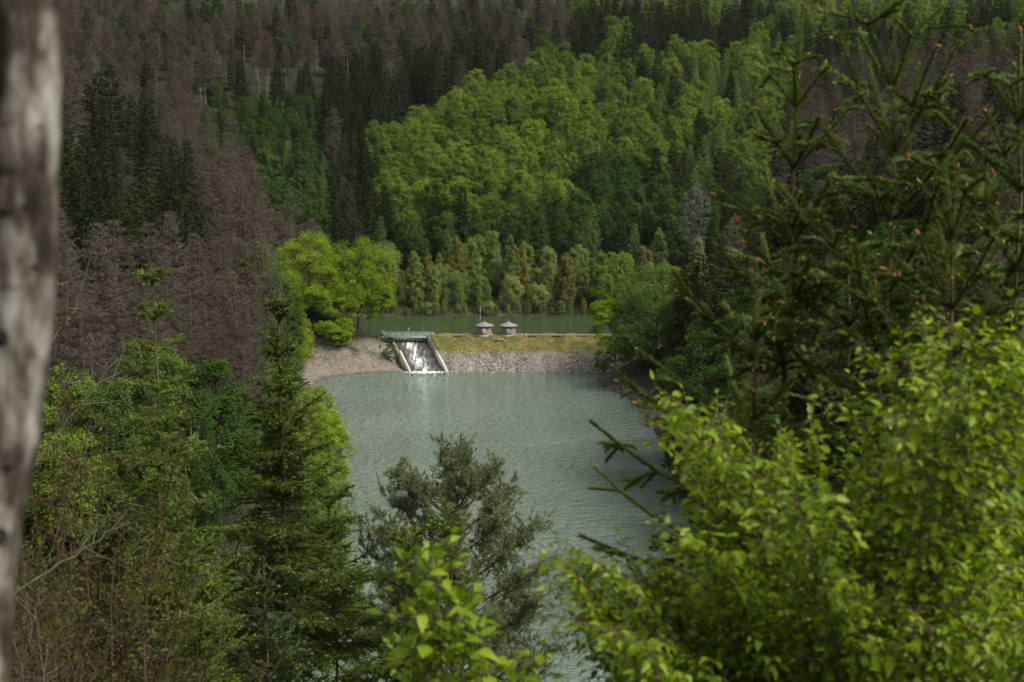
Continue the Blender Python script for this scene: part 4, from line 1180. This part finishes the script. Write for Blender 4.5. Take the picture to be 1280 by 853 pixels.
def build_near_leaves():
    rg = np.random.default_rng(91)
    # the big beech at the lower right: tips follow its outline, the rest fills its body
    out = [(718, 718), (742, 768), (760, 800), (752, 706), (792, 712), (842, 530), (858, 515), (890, 528), (918, 578), (872, 560), (940, 566), (985, 556), (1020, 560), (985, 590), (1100, 510), (1130, 462), (1165, 446), (1215, 438), (1262, 420), (1276, 416), (1180, 480), (1250, 470), (775, 825), (800, 845), (930, 640), (860, 720), (732, 742), (775, 745), (830, 725), (905, 690), (748, 785)]
    tips = [at(px, py, rg.uniform(4.0, 5.0)) for px, py in out]
    n = 0
    while n < 70:
        px, py = rg.uniform(760, 1330), rg.uniform(430, 900)
        lim = np.interp(px, [700, 800, 900, 1000, 1100, 1180, 1290], [760, 745, 640, 590, 545, 480, 440])
        if py < lim: continue
        tips.append(at(px, py, rg.uniform(3.7, 5.4))); n += 1
    b = at(1110, 1100, 4.7); b[2] = float(height(b[0], b[1]))
    leafy_bush('beech_tree', 'young beech with fresh bright leaves filling the lower right corner', 'beech', b, tips, 92, M['near_leaf'], M['twig'], leafL=.041, nspray=29)
    tips = [at(px, py, rg.uniform(3.9, 4.4)) for px, py in [(515, 690), (545, 684), (560, 735), (530, 745), (580, 770), (520, 810), (545, 830), (600, 790), (500, 815), (560, 800), (575, 850), (610, 830), (535, 770), (590, 745), (520, 870), (620, 860)]]
    b = at(575, 1120, 4.2); b[2] = float(height(b[0], b[1]))
    leafy_bush('beech_sapling', 'small bright leaved sapling at the bottom edge before the pine', 'sapling', b, tips, 93, M['near_leaf'], M['bark'], leafL=.06, nspray=9, spray=(.1, .2), r0=.012)
    tips = [at(px, py, rg.uniform(3.9, 4.3)) for px, py in [(668, 812), (682, 822), (660, 836), (676, 852), (648, 850)]]
    b = at(670, 1100, 4.15); b[2] = float(height(b[0], b[1]))
    leafy_bush('beech_sapling', 'tiny leafy sapling in the gap under the pine, next to the lake', 'sapling', b, tips, 94, M['near_leaf'], M['bark'], leafL=.06, nspray=7, spray=(.08, .16), r0=.010)


def build_brush():
    """brown tangle of bare and half leafed shrubs at the lower left"""
    rg = np.random.default_rng(55)
    def shrub(px, py, Y, spread, label, nst, seed, leaves, name='bare_shrub', mt='red_twig', kids=9):
        rg = np.random.default_rng(seed)
        loc, h = tree_spot(px, py, Y)
        o = thing(name, label, 'shrub', loc, 0, 1, 'brown shrubs at the lower left')
        b = MB(); LP, LD = [], []
        A, B, W = [], [], []
        for s in range(nst):
            tip = np.array([rg.normal(0, spread), rg.normal(0, spread * .7), h * rg.uniform(.55, 1.02)])
            st = np.array([rg.normal(0, .15), rg.normal(0, .15), -.3])
            mid = st * .4 + tip * .6 + np.array([0, 0, h * .12]) + rg.normal(0, .12, 3)
            t = np.linspace(0, 1, 12)[:, None]
            pts = st * (1 - t) ** 2 + 2 * mid * t * (1 - t) + tip * t ** 2 + rg.normal(0, .012, (12, 3))
            b.tube(pts, np.linspace(.014, .003, 12), 5, cap=False)
            for q in range(kids):
                i = int(rg.integers(4, 12)); p = pts[i]; d = nrm(pts[i] - pts[i - 1])
                for e in range(3):
                    dd = nrm(d * rg.uniform(.2, 1) + rg.normal(0, .7, 3)); l = rg.uniform(.10, .42)
                    m1 = p + dd * l * .5 + rg.normal(0, .02, 3); q2 = p + dd * l + np.array([0, 0, rg.normal(0, .06)])
                    A += [p, m1]; B += [m1, q2]; W += [.0035, .0026]
                    for z in range(2):
                        r2 = m1 + (q2 - m1) * rg.random(); e2 = r2 + nrm(dd + rg.normal(0, .8, 3)) * rg.uniform(.05, .2)
                        A.append(r2); B.append(e2); W.append(.002)
                        for y in range(leaves):
                            LP.append(r2 + (e2 - r2) * rg.uniform(.3, 1.05)); LD.append(rg.normal(0, 1, 3))
        b.strips(A, B, np.array(W), np.array(W) * .6)
        link('stems', b.mesh('stems', M[mt]), o)
        if leaves:
            k = len(LP); g = MB(); g.cards(LP, LD, rg.normal(0, 1, (k, 3)) + [0, 0, .6], rg.uniform(.018, .045, k), .022)
            link('leaves', g.mesh('leaves', M['olive_leaf']), o)
    shrub(64, 505, 9.5, .34, 'tall brown shrub with olive buds beside the pale trunk', 13, 1, 4)
    shrub(112, 570, 10.5, .4, 'brown shrub with small olive leaves left of the slim spruce', 11, 2, 5)
    shrub(40, 620, 8.5, .45, 'reddish bare shrub behind the lower part of the pale trunk', 14, 3, 1)
    shrub(100, 700, 8.0, .5, 'dense reddish brown shrub at the lower left', 14, 4, 3)
    shrub(165, 720, 9.2, .45, 'olive leaved shrub at the foot of the slim spruce', 11, 5, 8)
    shrub(60, 770, 7.0, .45, 'bare twiggy shrub in the bottom left corner', 17, 6, 0)
    shrub(30, 745, 7.6, .35, 'grey twigged shrub at the left edge low down', 10, 7, 0, mt='dead')
    # dead stems
    def snag(label, a, b_, r, seed, mt, kids=5):
        rg = np.random.default_rng(seed); a, b_ = np.array(a), np.array(b_)
        ln_ = np.linalg.norm(b_ - a); dr = (a - b_) / ln_
        p, bow, low = a.copy(), dr.copy(), []
        while p[2] > float(height(p[0], p[1])) and len(low) < 60:          # follow the stem down to where it is rooted
            bow = nrm(bow + np.array([0, 0, -.05])); p = p + bow * .15; low.append(p)
        g0 = np.array([p[0], p[1], float(height(p[0], p[1]))])
        o = thing('dead_sapling', label, 'dead stem', g0)
        t = np.linspace(0, 1, 10)[:, None]; bb = MB()
        pts = (a + (b_ - a) * t) - g0 + rg.normal(0, .008, (10, 3)); pts = np.concatenate([np.array(low[::-1]).reshape(-1, 3) - g0, pts]); nl_ = len(pts)
        bb.tube(pts, np.linspace(r * 1.3, r * .35, nl_), 6)
        link('trunk', bb.mesh('trunk', mt, True), o)
        A, B = [], []
        for k in range(kids):
            i = int(rg.integers(nl_ - 7, nl_)); p = pts[i]; q = p + nrm(nrm(b_ - a) + rg.normal(0, .6, 3)) * rg.uniform(.12, .4); A.append(p); B.append(q)
            A.append(q); B.append(q + rg.normal(0, .08, 3) + [0, 0, .06])
        bb = MB(); bb.strips(A, B, .005, .002); link('twigs', bb.mesh('twigs', mt), o)
    snag('thin dead stem leaning right beside the slim spruce', at(78, 535, 9.0), at(146, 452, 9.2), .008, 1, M['bark'])
    snag('thin bare stem leaning right, below the other leaning one', at(108, 560, 9.4), at(136, 490, 9.5), .005, 2, M['bark'], 3)
    snag('dark mossy dead branch slanting up out of the brown brush', at(62, 712, 7.6), at(140, 664, 7.9), .012, 3, M['moss'], 9)
    snag('thin reddish stem with budding tip left of the slim spruce top', at(62, 430, 9.0), at(96, 384, 9.0), .011, 4, M['tan_bark'], 4)


M['moss'] = noisemat('mossy_bark', [(.02, .025, .012), (.04, .05, .02), (.07, .065, .04)], 12)


def build_birch():
    m, nt, out = mat('birch_bark')
    tc = nt.nodes.new('ShaderNodeTexCoord')
    mp = nd(nt, 'ShaderNodeMapping'); mp.inputs['Scale'].default_value = (5, 5, 22); nt.links.new(tc.outputs['Object'], mp.inputs[0])
    n1 = nd(nt, 'ShaderNodeTexNoise', Scale=1.0, Detail=5, Roughness=.6); nt.links.new(mp.outputs[0], n1.inputs[0])
    mp2 = nd(nt, 'ShaderNodeMapping'); mp2.inputs['Scale'].default_value = (24, 24, 9); nt.links.new(tc.outputs['Object'], mp2.inputs[0])
    n2 = nd(nt, 'ShaderNodeTexNoise', Scale=1.0, Detail=4, Roughness=.6); nt.links.new(mp2.outputs[0], n2.inputs[0])
    base = ramp(nt, n2.outputs[0], [(.34, (.008, .006, .004)), (.45, (.045, .036, .025)), (.55, (.135, .12, .095)), (.68, (.27, .26, .228))])
    dk = ramp(nt, n1.outputs[0], [(.30, (.02, .016, .012)), (.40, (1, 1, 1))])
    mx = nd(nt, 'ShaderNodeMix', _data_type='RGBA', _blend_type='MULTIPLY'); mx.inputs['Factor'].default_value = .85
    nt.links.new(base.outputs[0], mx.inputs[6]); nt.links.new(dk.outputs[0], mx.inputs[7])
    b = nd(nt, 'ShaderNodeBsdfPrincipled', Roughness=.8); b.inputs['Specular IOR Level'].default_value = .2
    bp = nd(nt, 'ShaderNodeBump', Strength=.5, Distance=.01); nt.links.new(n2.outputs[0], bp.inputs['Height']); nt.links.new(bp.outputs[0], b.inputs['Normal'])
    nt.links.new(mx.outputs[2], b.inputs['Base Color']); nt.links.new(b.outputs[0], out.inputs[0])
    Y = 1.9
    ctr = [(-44, 1150, 46), (-36, 1000, 43), (-29, 853, 40), (-22, 720, 38), (-5, 620, 39), (11, 530, 40), (26, 430, 38), (33, 300, 37), (36, 100, 38), (37, -40, 37), (40, -300, 35), (42, -700, 28), (44, -1200, 22)]
    pts = np.array([at(px, py, Y) for px, py, _ in ctr]); rad = np.array([w * Y / F for _, _, w in ctr])
    g = float(height(pts[0][0], pts[0][1]))
    pts = np.concatenate([[[pts[0][0] - .02, pts[0][1], g - .2]], pts]); rad = np.concatenate([[.07], rad])
    order = np.argsort(pts[:, 2]); pts, rad = pts[order], rad[order]
    keep = pts[:, 2] >= g - .21; pts, rad = pts[keep], rad[keep]
    zz = np.linspace(pts[0, 2], pts[-1, 2], 400)
    P = np.column_stack([np.interp(zz, pts[:, 2], pts[:, 0]), np.interp(zz, pts[:, 2], pts[:, 1]), zz]); rr = np.interp(zz, pts[:, 2], rad)
    ker = np.ones(7) / 7; Q = P.copy()
    for c in range(2): Q[3:-3, c] = np.convolve(P[:, c], ker, 'valid')
    rg = np.random.default_rng(3); rr = rr * (1 + .02 * np.sin(zz * 9) + .014 * np.sin(zz * 31 + 1) + .008 * np.sin(zz * 77))
    org = np.array([Q[0][0], Q[0][1], g])
    o = thing('birch_tree', 'pale birch trunk with black scars, close and blurred at the left edge', 'birch', org)
    b = MB(); b.tube(Q - org, rr, 20)
    tk = link('trunk', b.mesh('trunk', m, True), o)
    kb = MB()
    sm = noisemat('black_scar', [(.006, .005, .004), (.02, .016, .013)], 30, .95, .5)
    for px, py, w, h in ((2, 660, 44, 34), (10, 416, 30, 26), (44, 255, 9, 7), (60, 158, 6, 6), (14, 262, 30, 12), (4, 80, 16, 60), (22, 575, 16, 10), (54, 330, 10, 7)):
        z = at(px, py, Y)[2]; i = int(np.argmin(np.abs(zz - z))); c = Q[i]; r = rr[i]
        dx = np.clip((at(px, py, Y)[0] - c[0]) / r, -.93, .93)
        a = np.linspace(-1, 1, 9); V = []
        for row in np.linspace(-1, 1, 7):
            half = w * Y / F / r * math.sqrt(max(0.02, 1 - row * row)) * .5
            th = math.asin(dx) + a * half
            bulge = 1.012 + .10 * (1 - row * row) * (1 - a ** 2)
            V.append(np.column_stack([c[0] + np.sin(th) * r * bulge, c[1] - np.cos(th) * r * bulge, np.full(9, z + row * h * Y / F * .5)]))
        i2 = np.arange(6)[:, None] * 9; j2 = np.arange(8)[None]
        s = MB(); s.add(np.concatenate(V) - org, np.stack([i2 + j2, i2 + j2 + 1, i2 + 9 + j2 + 1, i2 + 9 + j2], -1).reshape(-1, 4))
        link('branch_scar', s.mesh('branch_scar', sm, True), tk)
    # its crown, above the picture
    rg = np.random.default_rng(9); lb, lf = MB(), MB()
    LP, LD = [], []
    for q in range(16):
        i = int(rg.integers(280, 400)); p = Q[i]; az = rg.uniform(0, 6.28); l = rg.uniform(.7, 1.6)
        d = np.array([math.cos(az), math.sin(az), .7]); t = np.linspace(0, 1, 6)[:, None]
        path = p + d * l * t - np.array([0, 0, .3]) * l * t ** 2
        lb.tube(path - org, np.linspace(.014, .003, 6), 5, cap=False)
        for e in range(110):
            u = rg.uniform(.3, 1); LP.append(np.array([np.interp(u, t[:, 0], path[:, c]) for c in range(3)]) + rg.normal(0, .14, 3) - org); LD.append(rg.normal(0, 1, 3) - [0, 0, .5])
    link('limbs', lb.mesh('limbs', M['bark'], True), o)
    k = len(LP); lf.cards(LP, LD, rg.normal(0, 1, (k, 3)), rg.uniform(.03, .05, k), .03); link('crown', lf.mesh('crown', M['near_leaf']), o)
STEPS = [lambda: settings(), lambda: build_light(), lambda: build_camera(), build_terrain, build_water, build_dam, build_spillway, build_huts, build_protos, build_forest, build_shore_trees, build_undergrowth, build_slope_cover,
         build_near_spruces, build_pine, build_near_leaves, build_brush, build_birch, lambda: build_haze()]


# ------------------------------------------------------------------ light, sky, camera
def build_light():
    w = bpy.data.worlds.new('World'); SC.world = w; w.use_nodes = True
    nt = w.node_tree; nt.nodes.clear()
    out = nt.nodes.new('ShaderNodeOutputWorld'); bg = nt.nodes.new('ShaderNodeBackground'); sky = nt.nodes.new('ShaderNodeTexSky')
    sky.sky_type = 'NISHITA'; sky.sun_disc = False
    sky.sun_elevation = R(SUN_EL); sky.sun_rotation = R(SUN_AZ); sky.air_density = 1.0; sky.dust_density = 6.0; sky.ozone_density = 1.0
    hs = nd(nt, 'ShaderNodeHueSaturation', Saturation=.2)             # an overcast sky: nearly without colour
    nt.links.new(sky.outputs[0], hs.inputs['Color']); nt.links.new(hs.outputs[0], bg.inputs[0])
    bg.inputs[1].default_value = SKY
    nt.links.new(bg.outputs[0], out.inputs[0])
    l = bpy.data.lights.new('sun', 'SUN'); l.energy = SUN; l.angle = R(24); l.color = (1, .95, .86)
    o = link('sun', l)
    d = Vector((math.sin(R(SUN_AZ)) * math.cos(R(SUN_EL)), math.cos(R(SUN_AZ)) * math.cos(R(SUN_EL)), math.sin(R(SUN_EL))))
    o.rotation_euler = d.to_track_quat('Z', 'Y').to_euler(); o.location = d * 300


SUN_EL, SUN_AZ, SUN, SKY, EXPO = 50, 122, 1.5, .085, 1.45


def build_camera():
    c = bpy.data.cameras.new('camera'); o = link('camera', c)
    o.location = CAM; o.rotation_euler = (math.pi / 2 - PITCH, 0, 0)
    c.sensor_width = 36; c.lens = 36 * F / 1280
    c.clip_start = .1; c.clip_end = 5000
    c.dof.use_dof = True; c.dof.focus_distance = 26; c.dof.aperture_fstop = 4.2
    SC.camera = o


def settings():
    SC.render.engine = 'CYCLES'
    cy = SC.cycles
    cy.max_bounces = 6; cy.diffuse_bounces = 2; cy.glossy_bounces = 2; cy.transmission_bounces = 4; cy.transparent_max_bounces = 4; cy.volume_bounces = 1
    cy.caustics_reflective = False; cy.caustics_refractive = False; cy.sample_clamp_indirect = 4
    cy.use_denoising = True; cy.denoiser = 'OPENIMAGEDENOISE'
    try: cy.denoising_prefilter = 'ACCURATE'; cy.denoising_input_passes = 'RGB_ALBEDO_NORMAL'
    except Exception: pass
    v = SC.view_settings
    v.view_transform = 'Standard'; v.look = 'None'; v.exposure = EXPO; v.gamma = 1; v.use_curve_mapping = False


def build_haze():
    b = MB(); b.box((0, 640, 130), (1398, 1420, 275))
    m, nt, out = mat('haze_air')
    v = nt.nodes.new('ShaderNodeVolumePrincipled'); v.inputs['Color'].default_value = (.80, .86, .90, 1); v.inputs['Density'].default_value = HAZE; v.inputs['Anisotropy'].default_value = .2
    nt.links.new(v.outputs[0], out.inputs['Volume'])
    tag(link('haze', b.mesh('haze', m)), 'thin damp air over the valley', 'haze', kind='stuff')


HAZE = .000016
random.seed(3)
for step in STEPS:
    step()
